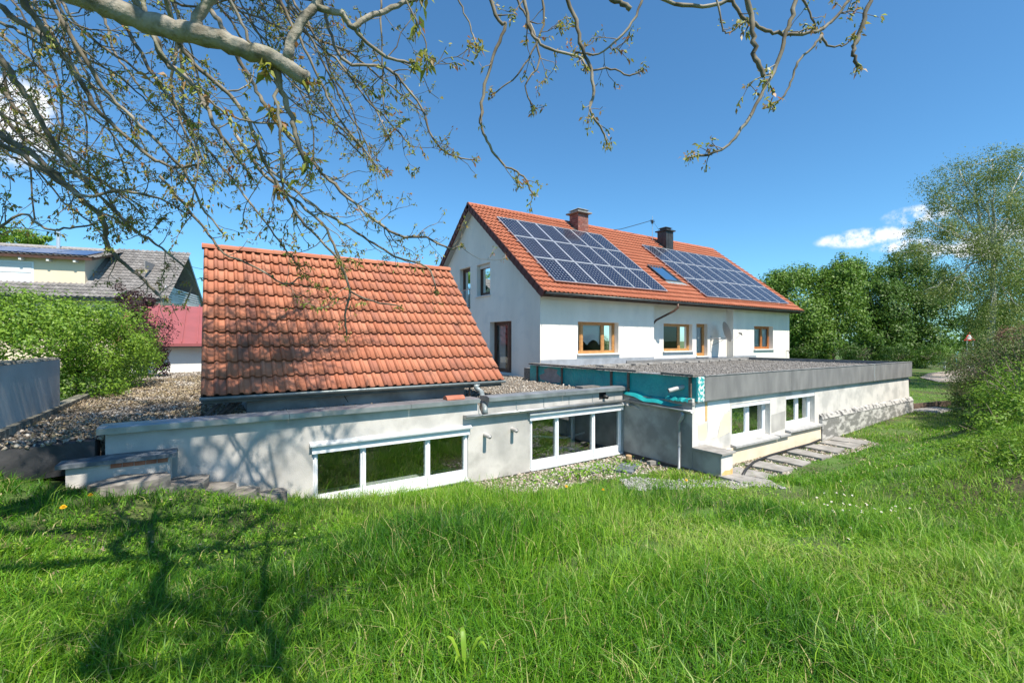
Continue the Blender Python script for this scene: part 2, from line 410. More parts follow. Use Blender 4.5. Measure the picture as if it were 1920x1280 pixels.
mat('soil', (0.040, 0.050, 0.015), 0.98, col2=(0.085, 0.07, 0.035), scale=2.2, bump=0.6, bscale=18, col3=(0.075, 0.15, 0.022), scale3=0.7, lo3=0.35, hi3=0.6)
mat('dirt_path', (0.36, 0.31, 0.28), 0.95, col2=(0.28, 0.24, 0.21), scale=2)
mat('grass_blade', (0, 0, 0), 0.48, ramp=[(0.032, 0.125, 0.007), (0.080, 0.235, 0.010), (0.150, 0.335, 0.014), (0.085, 0.24, 0.012), (0.28, 0.46, 0.032), (0.22, 0.39, 0.055), (0.50, 0.46, 0.19)], rnd='attr', translucent=0.38, spec=0.38, lift=0.15)
mat('weed_leaf', (0, 0, 0), 0.45, ramp=[(0.11, 0.28, 0.022), (0.19, 0.39, 0.028), (0.30, 0.46, 0.040), (0.14, 0.31, 0.03)], rnd='attr', translucent=0.4, spec=0.4)
mat('dry_litter', (0, 0, 0), 0.9, ramp=[(0.25, 0.19, 0.11), (0.36, 0.30, 0.18), (0.19, 0.13, 0.08), (0.42, 0.36, 0.26)], rnd='attr')
mat('leaf_bright', (0, 0, 0), 0.5, ramp=[(0.10, 0.21, 0.018), (0.165, 0.31, 0.026), (0.235, 0.37, 0.038), (0.13, 0.26, 0.022)], rnd='attr', translucent=0.35, spec=0.4)
mat('leaf_mid', (0, 0, 0), 0.5, ramp=[(0.068, 0.15, 0.015), (0.11, 0.215, 0.022), (0.15, 0.265, 0.032), (0.085, 0.18, 0.018)], rnd='attr', translucent=0.32, spec=0.4)
mat('leaf_deep', (0, 0, 0), 0.5, ramp=[(0.045, 0.105, 0.012), (0.072, 0.15, 0.016), (0.10, 0.19, 0.024), (0.056, 0.125, 0.014)], rnd='attr', translucent=0.28, spec=0.4)
mat('leaf_birch', (0, 0, 0), 0.5, ramp=[(0.11, 0.175, 0.034), (0.165, 0.24, 0.05), (0.23, 0.27, 0.075), (0.13, 0.205, 0.04)], rnd='attr', translucent=0.4, spec=0.4)
mat('leaf_plum', (0, 0, 0), 0.5, ramp=[(0.030, 0.012, 0.016), (0.055, 0.020, 0.026), (0.075, 0.032, 0.030), (0.045, 0.018, 0.022)], rnd='attr', translucent=0.3)
mat('leaf_hedge', (0, 0, 0), 0.55, ramp=[(0.075, 0.15, 0.022), (0.115, 0.205, 0.032), (0.16, 0.215, 0.055), (0.20, 0.18, 0.085)], rnd='attr', translucent=0.3)
mat('twig_brown', (0.20, 0.155, 0.125), 0.9, ramp=[(0.11, 0.085, 0.065), (0.18, 0.14, 0.11), (0.26, 0.21, 0.17), (0.14, 0.11, 0.085)], rnd='attr')
mat('leaf_copper', (0, 0, 0), 0.55, ramp=[(0.18, 0.10, 0.06), (0.26, 0.14, 0.085), (0.14, 0.11, 0.05), (0.30, 0.19, 0.12)], rnd='attr', translucent=0.35)
mat('walnut_bark', (0.29, 0.265, 0.215), 0.9, col2=(0.12, 0.105, 0.075), scale=9, lo=0.42, hi=0.62, bump=0.7, bscale=30, col3=(0.25, 0.25, 0.13), scale3=4, lo3=0.58, hi3=0.75)
mat('walnut_twig', (0.20, 0.172, 0.128), 0.85, col2=(0.085, 0.07, 0.05), scale=8, col3=(0.36, 0.32, 0.26), scale3=3, lo3=0.5, hi3=0.7)
mat('walnut_leaf', (0, 0, 0), 0.45, ramp=[(0.34, 0.12, 0.055), (0.42, 0.19, 0.075), (0.32, 0.30, 0.05), (0.36, 0.42, 0.06), (0.42, 0.23, 0.12), (0.27, 0.36, 0.05), (0.38, 0.17, 0.08)], rnd='attr', translucent=0.45)
mat('walnut_catkin', (0, 0, 0), 0.6, ramp=[(0.22, 0.28, 0.05), (0.30, 0.36, 0.07), (0.17, 0.21, 0.04), (0.26, 0.28, 0.08)], rnd='attr', translucent=0.2)
mat('bark', (0.10, 0.085, 0.07), 0.95, col2=(0.055, 0.045, 0.038), scale=8, bump=0.5, bscale=25)
mat('birch_bark', (0.55, 0.54, 0.50), 0.85, col2=(0.06, 0.055, 0.05), scale=5, stretch=(1, 1, 3), lo=0.55, hi=0.65)
mat('petal_yellow', (0.85, 0.50, 0.01), 0.6, translucent=0.2)
mat('petal_white', (0.82, 0.82, 0.82), 0.6, translucent=0.2)
mat('stem_green', (0.10, 0.19, 0.03), 0.6)
mat('red_metal_roof', (0.30, 0.085, 0.088), 0.55, col2=(0.26, 0.078, 0.08), scale=1.5)
mat('brown_tile', (0, 0, 0), 0.8, ramp=[(0.17, 0.158, 0.152), (0.22, 0.205, 0.197), (0.14, 0.13, 0.126), (0.26, 0.243, 0.234)], rnd='attr')
mat('cream_wall', (0.74, 0.62, 0.46), 0.9, col2=(0.68, 0.57, 0.42), scale=0.7)
mat('white_wall', (0.76, 0.75, 0.72), 0.9, col2=(0.68, 0.67, 0.645), scale=0.8, bump=0.1, bscale=60)
mat('grey_boards', (0.30, 0.29, 0.28), 0.85, col2=(0.2, 0.19, 0.185), scale=2, stretch=(6, 6, .3))
mat('far_panel', (0.045, 0.07, 0.16), 0.2, col2=(0.06, 0.085, 0.18), scale=1.2)
mat('sign_red', (0.62, 0.03, 0.03), 0.45)
mat('sign_white', (0.8, 0.8, 0.8), 0.45)
mat('sign_blue', (0.10, 0.35, 0.50), 0.5)
mat('post_white', (0.7, 0.7, 0.7), 0.6)
mat('black_hose', (0.02, 0.02, 0.022), 0.5)
mat('timber_old', (0.16, 0.11, 0.08), 0.9, col2=(0.09, 0.06, 0.045), scale=6)
mat('clay_cap', (0.45, 0.30, 0.16), 0.85, col2=(0.34, 0.22, 0.12), scale=8)
mat('old_brick', (0.40, 0.17, 0.10), 0.9, col2=(0.28, 0.11, 0.07), scale=8)

# ------------------------------------------------------------------ ground
LW, NB, TA, HA, HB = 8.82, 6.66, 9.47, 10.33, 13.80    # lower wall, annex front, annex side, house gable, house facade


def ground_h(a, b):
    a = np.asarray(a, float); b = np.asarray(b, float)
    X = a * SX - b * CX; Y = a * CX + b * SX
    Yc = np.maximum(Y, -6)
    m = -1.66 - 0.152 * np.maximum(Yc, 0) - 0.02 * np.minimum(Yc, 0) + 0.05 * (vnoise(a * 0.9, b * 0.9, 3) - 0.5) + 0.10 * (vnoise(a * 0.35, b * 0.35, 5) - 0.5)
    m = m + 0.23 * np.log1p(np.exp((-X - 3.1) * 2.2)) / 2.2
    m = m + .27 * np.exp(-((a + .3) / 1.0) ** 2 - ((b - 7.7) / .5) ** 2)
    fl = -3.09 + 0.24 * smooth01(a, 15, 24) + 0.55 * smooth01(a, 24, 50)
    k = 0.10
    h = np.logaddexp(m / k, fl / k) * k - 0.03
    h = np.where(Y > 30, fl, h)
    h = h + 0.44 * np.clip(4.9 - b, 0, 3.8) * smooth01(a, 9.0, 14.0)
    left = (a < -2.4) & (b > 7.0)
    h = np.where(left, np.maximum(h, -1.72) * 0 - 1.72 + 0.04 * (vnoise(a, b, 9) - .5), h)
    inside = ((a > -2.45) & (a < 10.5) & (b > LW + 0.12)) | ((a > TA + 0.12) & (a < 23.9) & (b > NB + 0.12)) | ((a > HA) & (a < 29) & (b > HB))
    h = np.where(inside, -3.6, h)
    far = (b > 34) | (a < -8)
    h = np.where(far & ~inside, -1.72 + 0 * h, h)
    return h


def axis(lo, hi, step, ends):
    core = list(np.arange(lo, hi + 1e-6, step)); out = core[:]
    s = step; x = hi
    while x < ends[1]: s *= 1.35; x += s; out.append(x)
    s = step; x = lo
    while x > ends[0]: s *= 1.35; x -= s; out.insert(0, x)
    return np.array(out)


gx = axis(-6, 27, 0.2, (-700, 900)); gy = axis(-5, 14, 0.2, (-700, 900))
GX, GY = np.meshgrid(gx, gy); GZ = ground_h(GX, GY)
nx, ny = len(gx), len(gy)
I = np.arange(nx * ny).reshape(ny, nx)
gf = np.stack([I[:-1, :-1], I[:-1, 1:], I[1:, 1:], I[1:, :-1]], -1).reshape(-1, 4)
ground = part('ground', np_mesh('ground', np.stack([GX, GY, GZ], -1), gf, 'soil', smooth=True), None, None, 'structure')

OCT = np.array([(1, 0, 0), (0, 1, 0), (-1, 0, 0), (0, -1, 0), (0, 0, 1), (0, 0, -1)], float)
OCF = np.array([(0, 1, 4), (1, 2, 4), (2, 3, 4), (3, 0, 4), (1, 0, 5), (2, 1, 5), (3, 2, 5), (0, 3, 5)])


def stones(name, pts, size, m, seed, parent=None, flat=0.6, label=None, cat=None):
    rng = np.random.default_rng(seed); k = len(pts); pts = np.asarray(pts, float)
    s = np.asarray(size) * np.exp(rng.normal(0, 0.28, k)); M = np.zeros((k, 4, 4)); M[:, 3, 3] = 1; M[:, :3, 3] = pts
    an = rng.uniform(0, 6.28, k); c_, s_ = np.cos(an), np.sin(an)
    ax = s[:, None] * rng.uniform([.7, .6, .45 * flat / .6], [1.2, 1.0, .95 * flat / .6], (k, 3)); tl = rng.normal(0, .3, (k, 2))
    M[:, 0, 0] = c_ * ax[:, 0]; M[:, 1, 0] = s_ * ax[:, 0]; M[:, 2, 0] = tl[:, 0] * ax[:, 0]
    M[:, 0, 1] = -s_ * ax[:, 1]; M[:, 1, 1] = c_ * ax[:, 1]; M[:, 2, 1] = tl[:, 1] * ax[:, 1]
    M[:, 2, 2] = ax[:, 2]
    o = part(name, stamp(name, OCT, OCF, M, m, rng.uniform(0, 1, k)), None, parent, 'stuff')
    if label: tag(o, label, cat)
    return o


def scatter(rng, n, a0, a1, b0, b1, mask=None):
    p = np.stack([rng.uniform(a0, a1, n), rng.uniform(b0, b1, n)], 1)
    if mask is not None: p = p[mask(p[:, 0], p[:, 1])]
    return p


# ------------------------------------------------------------------ generic windows
def to_b(b0):
    return lambda u, z, d: (u, b0 + d, z)


def to_a(a0):
    return lambda u, z, d: (a0 + d, u, z)


def rect(u0, u1, z0, z1): return [(u0, z0), (u1, z0), (u1, z1), (u0, z1)]


def window(parent, to, u0, u1, z0, z1, dep, frame, glass, splits=(), fw=0.07, fd=0.07, sill=None, sill_m='white_sill', sash=0.0, name='window', bottom=None, sill_out=0.10):
    """frame mesh with panes; splits = mullion centres; sash = extra inner frame width per pane"""
    bw = fw if bottom is None else bottom
    us = [u0] + list(splits) + [u1]; holes = []; panes = []
    for i in range(len(us) - 1):
        l = us[i] + (fw if i == 0 else fw * .6); r = us[i + 1] - (fw if i == len(us) - 2 else fw * .6)
        holes.append((l, r, z0 + bw, z1 - fw))
    mb = MB(); T = lambda u, z, d: to(u, z, dep + d)
    mb.plate(T, fd, [rect(u0, u1, z0, z1)] + [rect(*h) for h in holes])
    w = part(name, mb, frame, parent)
    for (l, r, a, t) in holes:
        if sash:
            sm = MB(); S = lambda u, z, d: to(u, z, dep + .012 + d); e = .002
            sm.plate(S, fd - .03, [rect(l + e, r - e, a + e, t - e), rect(l + sash, r - sash, a + sash, t - sash)]); part('sash', sm, frame, w)
            l, r, a, t = l + sash, r - sash, a + sash, t - sash
        pm = MB(); p0 = [to(u, z, dep + fd * .55) for u, z in rect(l - .005, r + .005, a - .005, t + .005)]; pm.quad(*p0); part('pane', pm, glass, w)
    if sill:
        s = MB(); zz = z0 - .003
        s.hexa([to(u0 - sill[0], zz - .045, -sill_out), to(u1 + sill[1], zz - .045, -sill_out), to(u1 + sill[1], zz - .045, dep), to(u0 - sill[0], zz - .045, dep),
                to(u0 - sill[0], zz - .012, -sill_out), to(u1 + sill[1], zz - .012, -sill_out), to(u1 + sill[1], zz, dep), to(u0 - sill[0], zz, dep)])
        part('sill', s, sill_m, w)
    return w


def curtain(parent, to, u0, u1, z0, z1, dep, waves=26, name='curtain', m='curtain', scallop=0.0):
    mb = MB(); n = waves * 4
    for i in range(n + 1):
        t = i / n; u = u0 + (u1 - u0) * t; d = dep + .018 * math.sin(t * waves * 6.283); zb = z0 + scallop * abs(math.sin(t * 9.4))
        mb.v += [to(u, zb, d), to(u, z1, d)]
    mb.f = [(2 * i, 2 * i + 2, 2 * i + 3, 2 * i + 1) for i in range(n)]
    return part(name, mb, m, parent, smooth=True)


# ------------------------------------------------------------------ main house
H1 = 29.11; RB = 19.05; BACK = 24.3
EB, EZ, PITCH = 13.20, 1.80, 0.795
RL = math.hypot(RB - EB, (RB - EB) * PITCH); TY = (RB - EB) / RL; TZ = PITCH * TY
NRM = Vector((0, -TZ, TY))


def roof_pt(a, s, off=0.0): return Vector((a, EB + s * TY, EZ + s * TZ)) + NRM * off


house = thing('main_house', 'white two-storey house with orange tiled gable roof and solar panels', 'house', ((HA + H1) / 2, 19, -1.4))
mb = MB()
w1 = (12.22, 14.52, -0.50, 0.80); w2 = (17.93, 20.15, -0.47, 0.86); dr = (20.48, 21.42, -0.75, 0.90); w3 = (25.2, 27.22, -0.44, 0.86)
mb.plate(to_b(HB), .4, [rect(HA, 16.8, -3.4, 2.03), rect(*w1)])
part('wall', mb, 'house_plaster', house)
RC = 14.16
mb = MB(); mb.plate(to_b(RC), .4, [rect(16.6, 23.4, -3.4, 2.20), rect(*w2), rect(*dr)]); part('wall', mb, 'house_plaster', house)
mb = MB(); mb.plate(to_b(HB), .4, [rect(23.16, H1, -3.4, 2.03), rect(*w3)]); part('wall', mb, 'house_plaster', house)
g1 = (17.52, 18.74, 2.10, 3.55); g2 = (19.40, 20.52, 1.58, 3.60); g3 = (15.78, 17.55, -1.33, .86)
gz = lambda b: 2.03 + (b - HB) * PITCH - 0.02 if b <= RB else 2.03 + (2 * RB - b - HB) * PITCH - 0.02
mb = MB(); mb.plate(to_a(HA), .4, [[(HB + .401, -3.4), (BACK, -3.4), (BACK, gz(BACK)), (RB, gz(RB)), (HB + .401, gz(HB + .4))], rect(*g1), rect(*g2), rect(*g3)])
part('gable_wall', mb, 'house_plaster', house)
mb = MB(); mb.plate(to_a(H1 - .4), .4, [[(HB + .401, -3.4), (BACK, -3.4), (BACK, gz(BACK)), (RB, gz(RB)), (HB + .401, gz(HB + .4))]])
part('gable_wall', mb, 'house_plaster', house)
mb = MB(); mb.box(HA + .401, H1 - .401, BACK - .4, BACK, -3.4, 2.03); part('wall', mb, 'house_plaster', house)
mb = MB(); mb.box(HA + .41, H1 - .41, 14.6, BACK - .41, 1.0, 1.25); mb.box(HA + .41, H1 - .41, 14.6, BACK - .41, -1.7, -1.38)
mb.box(HA + .42, H1 - .42, 17.7, 17.9, -1.37, .99); mb.box(HA + 2.4, HA + 2.6, 17.2, 20.9, 1.26, 4.0)
part('interior_floor', mb, 'room', house)
mb = MB(); mb.box(HA + .02, 16.79, HB - .02, HB - .002, -1.2, -.70); mb.box(16.84, 23.14, RC - .02, RC - .002, -1.2, -.80); mb.box(23.18, 25.4, HB - .02, HB - .002, -1.2, -.76)
part('base_strip', mb, 'house_plaster_base', house)

# roof: deck slab, tiles, ridge, verge, gutter
RA0, RA1 = 10.02, 29.42
mb = MB()
for sgn in (1, -1):
    mir = lambda p: p if sgn > 0 else Vector((p.x, 2 * RB - p.y, p.z))
    lo, hi = 0.02, RL
    mb.hexa([mir(roof_pt(RA0 + .03, lo, -.20)), mir(roof_pt(RA1 - .03, lo, -.20)), mir(roof_pt(RA1 - .03, hi - .16, -.20)), mir(roof_pt(RA0 + .03, hi - .16, -.20)),
             mir(roof_pt(RA0 + .03, lo, 0)), mir(roof_pt(RA1 - .03, lo, 0)), mir(roof_pt(RA1 - .03, hi, 0)), mir(roof_pt(RA0 + .03, hi, 0))])
roof = part('roof', mb, 'roof_deck', house)
mb = MB()
for sgn in (1, -1):
    mir = lambda p: p if sgn > 0 else Vector((p.x, 2 * RB - p.y, p.z))
    for x in (RA0 + .034, RA1 - .334):
        mb.quad(mir(roof_pt(x, .03, -.203)), mir(roof_pt(x + .3, .03, -.203)), mir(roof_pt(x + .3, RL - .17, -.203)), mir(roof_pt(x, RL - .17, -.203)))
mb.quad(roof_pt(RA0 + .4, .03, -.203), roof_pt(RA1 - .4, .03, -.203), roof_pt(RA1 - .4, .75, -.203), roof_pt(RA0 + .4, .75, -.203))
part('soffit', mb, 'soffit', roof)


def tile_template(w, l, h, t):
    xs = [0, .07, .15, .24, .33, .41, .48, .60, .80, 1.0]
    zs = [h * max(0, math.sin(math.pi * x / .48)) ** .8 if x < .48 else -0.004 * math.sin(math.pi * (x - .48) / .52) for x in xs]
    n = len(xs); V = []
    for y, e in ((0.0, t), (l, 0.0)):
        V += [(x * w, y, z + e) for x, z in zip(xs, zs)]
    V += [(x * w, 0.004, z + t - .022) for x, z in zip(xs, zs)]
    F = [(i, i + 1, n + i + 1, n + i) for i in range(n - 1)] + [(2 * n + i, 2 * n + i + 1, i + 1, i) for i in range(n - 1)]
    return V, F


def tile_matrix(p, ey, ez, rng, jit=1.0):
    ex = ey.cross(ez)
    M = Matrix(((ex.x, ey.x, ez.x, p.x), (ex.y, ey.y, ez.y, p.y), (ex.z, ey.z, ez.z, p.z), (0, 0, 0, 1)))
    return M @ Matrix.Rotation(rng.normal(0, .006 * jit), 4, 'Z') @ Matrix.Rotation(rng.normal(0, .008 * jit), 4, 'X')


def lay_tiles(parent, spots, tmpl, m_obj, m_mass, limit, seed, ey, ez, jit=1.0):
    """spots sorted by nearness: the first `limit` are objects of their own, the rest one joined part"""
    rng = np.random.default_rng(seed); V, F = tmpl
    me = np_mesh('tile', V, F, m_obj, smooth=False); me.polygons.foreach_set('use_smooth', [True] * len(F)); rest = []
    for i, p in enumerate(spots):
        M = tile_matrix(p, ey, ez, rng, jit)
        if i < limit:
            o = bpy.data.objects.new('tile', me); finish(o, parent); o.matrix_basis = M
        else: rest.append(np.array(M))
    if rest:
        mm = stamp('tile_field', V, F, rest, m_mass, rng.uniform(0, 1, len(rest))); mm.polygons.foreach_set('use_smooth', [True] * len(mm.polygons))
        part('tile_field', mm, m_mass, parent, 'stuff')


EYR = Vector((0, TY, TZ)); EYB = Vector((0, -TY, TZ)); NRB = Vector((0, TZ, TY))
rows = 21; rl = (RL + .02) / rows; cols = 92; cw = (RA1 - RA0) / cols
CH = [(16.0, 16.72, 18.05, 18.75), (22.72, 23.38, 17.75, 18.40)]
SKY = (18.56, 19.80, 1.76, 3.30)
spots = []
for r in range(rows):
    for c in range(cols):
        a = RA0 + c * cw; s = r * rl - .06; p = roof_pt(a, s, .03); q = roof_pt(a + cw / 2, s + rl / 2)
        if any(x0 - .1 < q.x < x1 + .1 and y0 - .05 < q.y < y1 + .05 for x0, x1, y0, y1 in CH): continue
        if SKY[0] - .05 < q.x < SKY[1] + .05 and SKY[2] < s + rl / 2 < SKY[3]: continue
        spots.append(p)
free = lambda p: not (10.95 < p.x < 17.3 and .75 * TY < p.y - EB < 5.9 * TY) and not (20.4 < p.x < 28.1 and .7 * TY < p.y - EB < 5.6 * TY)
spots.sort(key=lambda p: (not free(p), p.length))
lay_tiles(roof, spots, tile_template(cw, rl + .05, .048, .062), 'house_tile', 'house_tile_mass', 300, 11, EYR, NRM, .6)
bs = [Vector((RA0 + (c + 1) * cw, 2 * RB - (EB + (r * rl - .06) * TY), EZ + (r * rl - .06) * TZ)) + NRB * .03 for r in range(rows) for c in range(cols)]
rng0 = np.random.default_rng(5); V, F = tile_template(cw, rl + .05, .035, .032)
part('tile_field', stamp('tile_field', V, F, [np.array(tile_matrix(p, EYB, NRB, rng0, .6)) for p in bs], 'house_tile_mass', rng0.uniform(0, 1, len(bs))), None, roof, 'stuff')


def ridge_tiles(parent, a0, a1, b, z, n, m, r=.12):
    L_ = (a1 - a0) / n; mb = MB(); k = 7
    for e, rr in ((-.02, r), (L_ * .98, r * .93)):
        for i in range(k):
            t = math.pi * (-.06 + 1.12 * i / (k - 1)); mb.v.append((e, -math.cos(t) * rr, math.sin(t) * rr * .72))
    for i in range(k - 1): mb.f.append((i, i + 1, k + i + 1, k + i))
    mb.f.append(tuple(range(k))); mb.f.append(tuple(range(2 * k - 1, k - 1, -1)))
    me = mb.mesh('ridge_tile', m, smooth=False)
    for i in range(n):
        o = bpy.data.objects.new('ridge_tile', me); finish(o, parent); o.matrix_basis = Matrix.Translation((a0 + i * L_, b, z + (i % 3) * .003))


ridge_tiles(roof, RA0, RA1, RB, EZ + RL * TZ + .02, 52, 'house_tile')
vm = MB(); vn = MB()
nv = 22
for i in range(nv):
    s0, s1 = i * RL / nv - .05, (i + 1) * RL / nv
    for k, (lst, fl) in enumerate(((vm, 0), (vn, 1))):
        f_ = (lambda p: p) if not fl else (lambda p: Vector((p.x, 2 * RB - p.y, p.z)))
        lst.hexa([f_(roof_pt(RA0 - .03, s0, -.19)), f_(roof_pt(RA0 + .01, s0, -.19)), f_(roof_pt(RA0 + .01, s1, -.21)), f_(roof_pt(RA0 - .03, s1, -.21)),
                  f_(roof_pt(RA0 - .03, s0, .085)), f_(roof_pt(RA0 + .01, s0, .085)), f_(roof_pt(RA0 + .01, s1, .06)), f_(roof_pt(RA0 - .03, s1, .06))])
part('verge', vm, 'verge_tile', roof, label='dark red verge tiles down the gable edge'); part('verge', vn, 'verge_tile', roof)
mb = MB(); mb.box(RA1, RA1 + .03, EB, EB + .001, EZ - .1, EZ - .09)
gb = EB - .07
part('gutter', MB().gutter((RA0 + .02, gb, EZ - .015), (RA1, gb, EZ - .015), .075, (0, 1, 0)), 'dark_gutter', house, smooth=True)
for i in range(22):
    x = RA0 + .4 + i * .88; part('gutter_bracket', MB().box(x, x + .03, gb - .08, EB + .3, EZ - .115, EZ - .095), 'dark_gutter', house)
dp = [(17.62, gb, EZ - .08), (17.62, gb, EZ - .28), (17.5, gb + .12, EZ - .42), (17.05, HB - .02 + .1, EZ - .82), (16.88, HB + .12, EZ - 1.0)]
part('downpipe', MB().tube(dp, .05, 10), 'brown_wood', house, smooth=True)

# windows of the house
w = window(house, to_b(HB), *w1, .24, 'pine', 'house_glass', splits=(12.62, 13.82), fw=.075, sill=(.06, .06), sash=.05)
curtain(w, to_b(HB), 12.3, 14.45, -.16, .74, .345, 30, scallop=.22)
curtain(w, to_b(HB), 12.3, 12.62, -.44, .74, .385, 6)
w = window(house, to_b(RC), *w2, .2, 'pine', 'house_glass', splits=(19.35,), fw=.08, sill=(.06, .06), sash=.05)
curtain(w, to_b(RC), 19.4, 20.05, -.4, .8, .315, 9)
w = window(house, to_b(RC), *dr, .2, 'pine', 'house_glass', fw=.09, sill=(.06, .06), sash=.07, name='door')
curtain(w, to_b(RC), 20.55, 21.35, -.65, .84, .315, 12)
w = window(house, to_b(HB), *w3, .24, 'orange_wood', 'house_glass', splits=(26.4,), fw=.08, sill=(.06, .06), sash=.06)
curtain(w, to_b(HB), 25.28, 27.1, -.38, .8, .36, 24)
w = window(house, to_a(HA), *g1, .2, 'brown_wood', 'house_glass', fw=.10, sill=(.05, .05), sash=.06)
mb = MB(); mb.box(HA + .14, HA + .19, g1[0] + .01, g1[1] - .01, g1[3] - .17, g1[3] - .005); part('shutter_box', mb, 'shutter', w)
w = window(house, to_a(HA), *g2, .2, 'brown_wood', 'house_glass', fw=.10, sash=.07)
w = window(house, to_a(HA), *g3, .24, 'brown_wood', 'house_glass', splits=(16.35,), fw=.09, sash=.07, name='terrace_door')
curtain(w, to_a(HA), 16.9, 17.45, -1.25, .8, .42, 9)
rl_ = part('balcony_railing', MB().tube([(HA - .06, g2[0] - .05, 2.50), (HA - .06, g2[1] + .05, 2.50)], .02, 6).tube([(HA - .06, g2[0] - .05, 1.66), (HA - .06, g2[1] + .05, 1.66)], .014, 6), 'steel_rail', house)
for i in range(11):
    y = g2[0] + (g2[1] - g2[0]) * (i + .5) / 11; part('baluster', MB().tube([(HA - .06, y, 1.66), (HA - .06, y, 2.49)], .009, 5), 'steel_rail', rl_)
mb = MB(); mb.tube([(28.75, HB - .02, -.55), (28.75, HB - .12, -.55), (28.75, HB - .16, -.62), (28.75, HB - .16, -.72)], .022, 6); part('tap', mb, 'black_metal', house, smooth=True)

# chimneys
ch = CH[0]; zt = 6.78; zb = EZ + (ch[2] - EB) * PITCH - .1
body = part('brick_chimney', MB().box(ch[0] + .012, ch[1] - .012, ch[2] + .012, ch[3] - .012, zb, zt), 'mortar', house, label='brick chimney with a concrete cap')
mb = MB(); rr = []; rg = random.Random(4); n_c = 11; bh = (zt - zb) / n_c
for k in range(n_c):
    z0 = zb + k * bh + .006; z1 = z0 + bh - .014
    for face in range(4):
        wlen = (ch[1] - ch[0]) if face in (0, 2) else (ch[3] - ch[2]); nb = 3; off = 0 if k % 2 else .5
        cuts = [0] + [x for x in ((i + off) / nb for i in range(nb + 1)) if 0 < x < 1] + [1]
        for x0, x1 in zip(cuts[:-1], cuts[1:]):
            u0, u1 = x0 * wlen + .006, x1 * wlen - .006; d = rg.uniform(.0, .004)
            if face == 0: mb.box(ch[0] + u0, ch[0] + u1, ch[2] - d, ch[2] + .012, z0, z1)
            if face == 2: mb.box(ch[0] + u0, ch[0] + u1, ch[3] - .012, ch[3] + d, z0, z1)
            if face == 1: mb.box(ch[1] - .012, ch[1] + d, ch[2] + u0, ch[2] + u1, z0, z1)
            if face == 3: mb.box(ch[0] - d, ch[0] + .012, ch[2] + u0, ch[2] + u1, z0, z1)
            rr += [rg.random()] * 6
mb.r = rr; part('brickwork', mb, 'brick', body, 'stuff')
mb = MB(); mb.box(ch[0] - .14, ch[1] + .14, ch[2] - .14, ch[3] + .14, zt + .001, zt + .07); mb.box(ch[0] + .05, ch[1] - .05, ch[2] + .05, ch[3] - .05, zt + .071, zt + .19)
mb.hexa([(ch[0] - .05, ch[2] - .05, zt + .192), (ch[1] + .05, ch[2] - .05, zt + .192), (ch[1] + .05, ch[3] + .05, zt + .192), (ch[0] - .05, ch[3] + .05, zt + .192),
         (ch[0] + .1, ch[2] + .1, zt + .27), (ch[1] - .1, ch[2] + .1, zt + .27), (ch[1] - .1, ch[3] - .1, zt + .27), (ch[0] + .1, ch[3] - .1, zt + .27)])
part('chimney_cap', mb, 'concrete', body)
mb = MB(); mb.prism([roof_pt(ch[0] - .2, (ch[2] - EB) / TY - .15, .075), roof_pt(ch[0] - .01, (ch[2] - EB) / TY - .15, .075), roof_pt(ch[0] - .01, (ch[3] - EB) / TY + .3, .075), roof_pt(ch[0] - .2, (ch[3] - EB) / TY + .3, .075)], NRM * .02)
part('flashing', mb, 'dark_gutter', body)
ch = CH[1]; zt = 6.66; zb = EZ + (ch[2] - EB) * PITCH - .1
mb = MB(); mb.box(ch[0], ch[1], ch[2], ch[3], zb, zt)
for x in (ch[0] + .22, ch[0] + .44): mb.box(x, x + .012, ch[2] - .008, ch[2] - .001, zb, zt)
mb.box(ch[0] - .008, ch[0] - .001, ch[2] + .3, ch[2] + .312, zb, zt)
body = part('clad_chimney', mb, 'chimney_metal', house, label='dark metal-clad chimney')
mb = MB(); mb.box(ch[0] - .1, ch[1] + .1, ch[2] - .1, ch[3] + .1, zt + .001, zt + .07); mb.box(ch[0] + .1, ch[1] - .1, ch[2] + .1, ch[3] - .1, zt + .071, zt + .20)
mb.hexa([(ch[0] + .02, ch[2] + .02, zt + .202), (ch[1] - .02, ch[2] + .02, zt + .202), (ch[1] - .02, ch[3] - .02, zt + .202), (ch[0] + .02, ch[3] - .02, zt + .202),
         (ch[0] + .12, ch[2] + .12, zt + .27), (ch[1] - .12, ch[2] + .12, zt + .27), (ch[1] - .12, ch[3] - .12, zt + .27), (ch[0] + .12, ch[3] - .12, zt + .27)])
part('chimney_cap', mb, 'chimney_metal', body)
mb = MB(); mb.prism([roof_pt(ch[0] - .25, (ch[2] - EB) / TY - .15, .075), roof_pt(ch[0] - .01, (ch[2] - EB) / TY - .15, .075), roof_pt(ch[0] - .01, (ch[3] - EB) / TY + .35, .075), roof_pt(ch[0] - .25, (ch[3] - EB) / TY + .35, .075)], NRM * .02)
part('flashing', mb, 'dark_gutter', body)

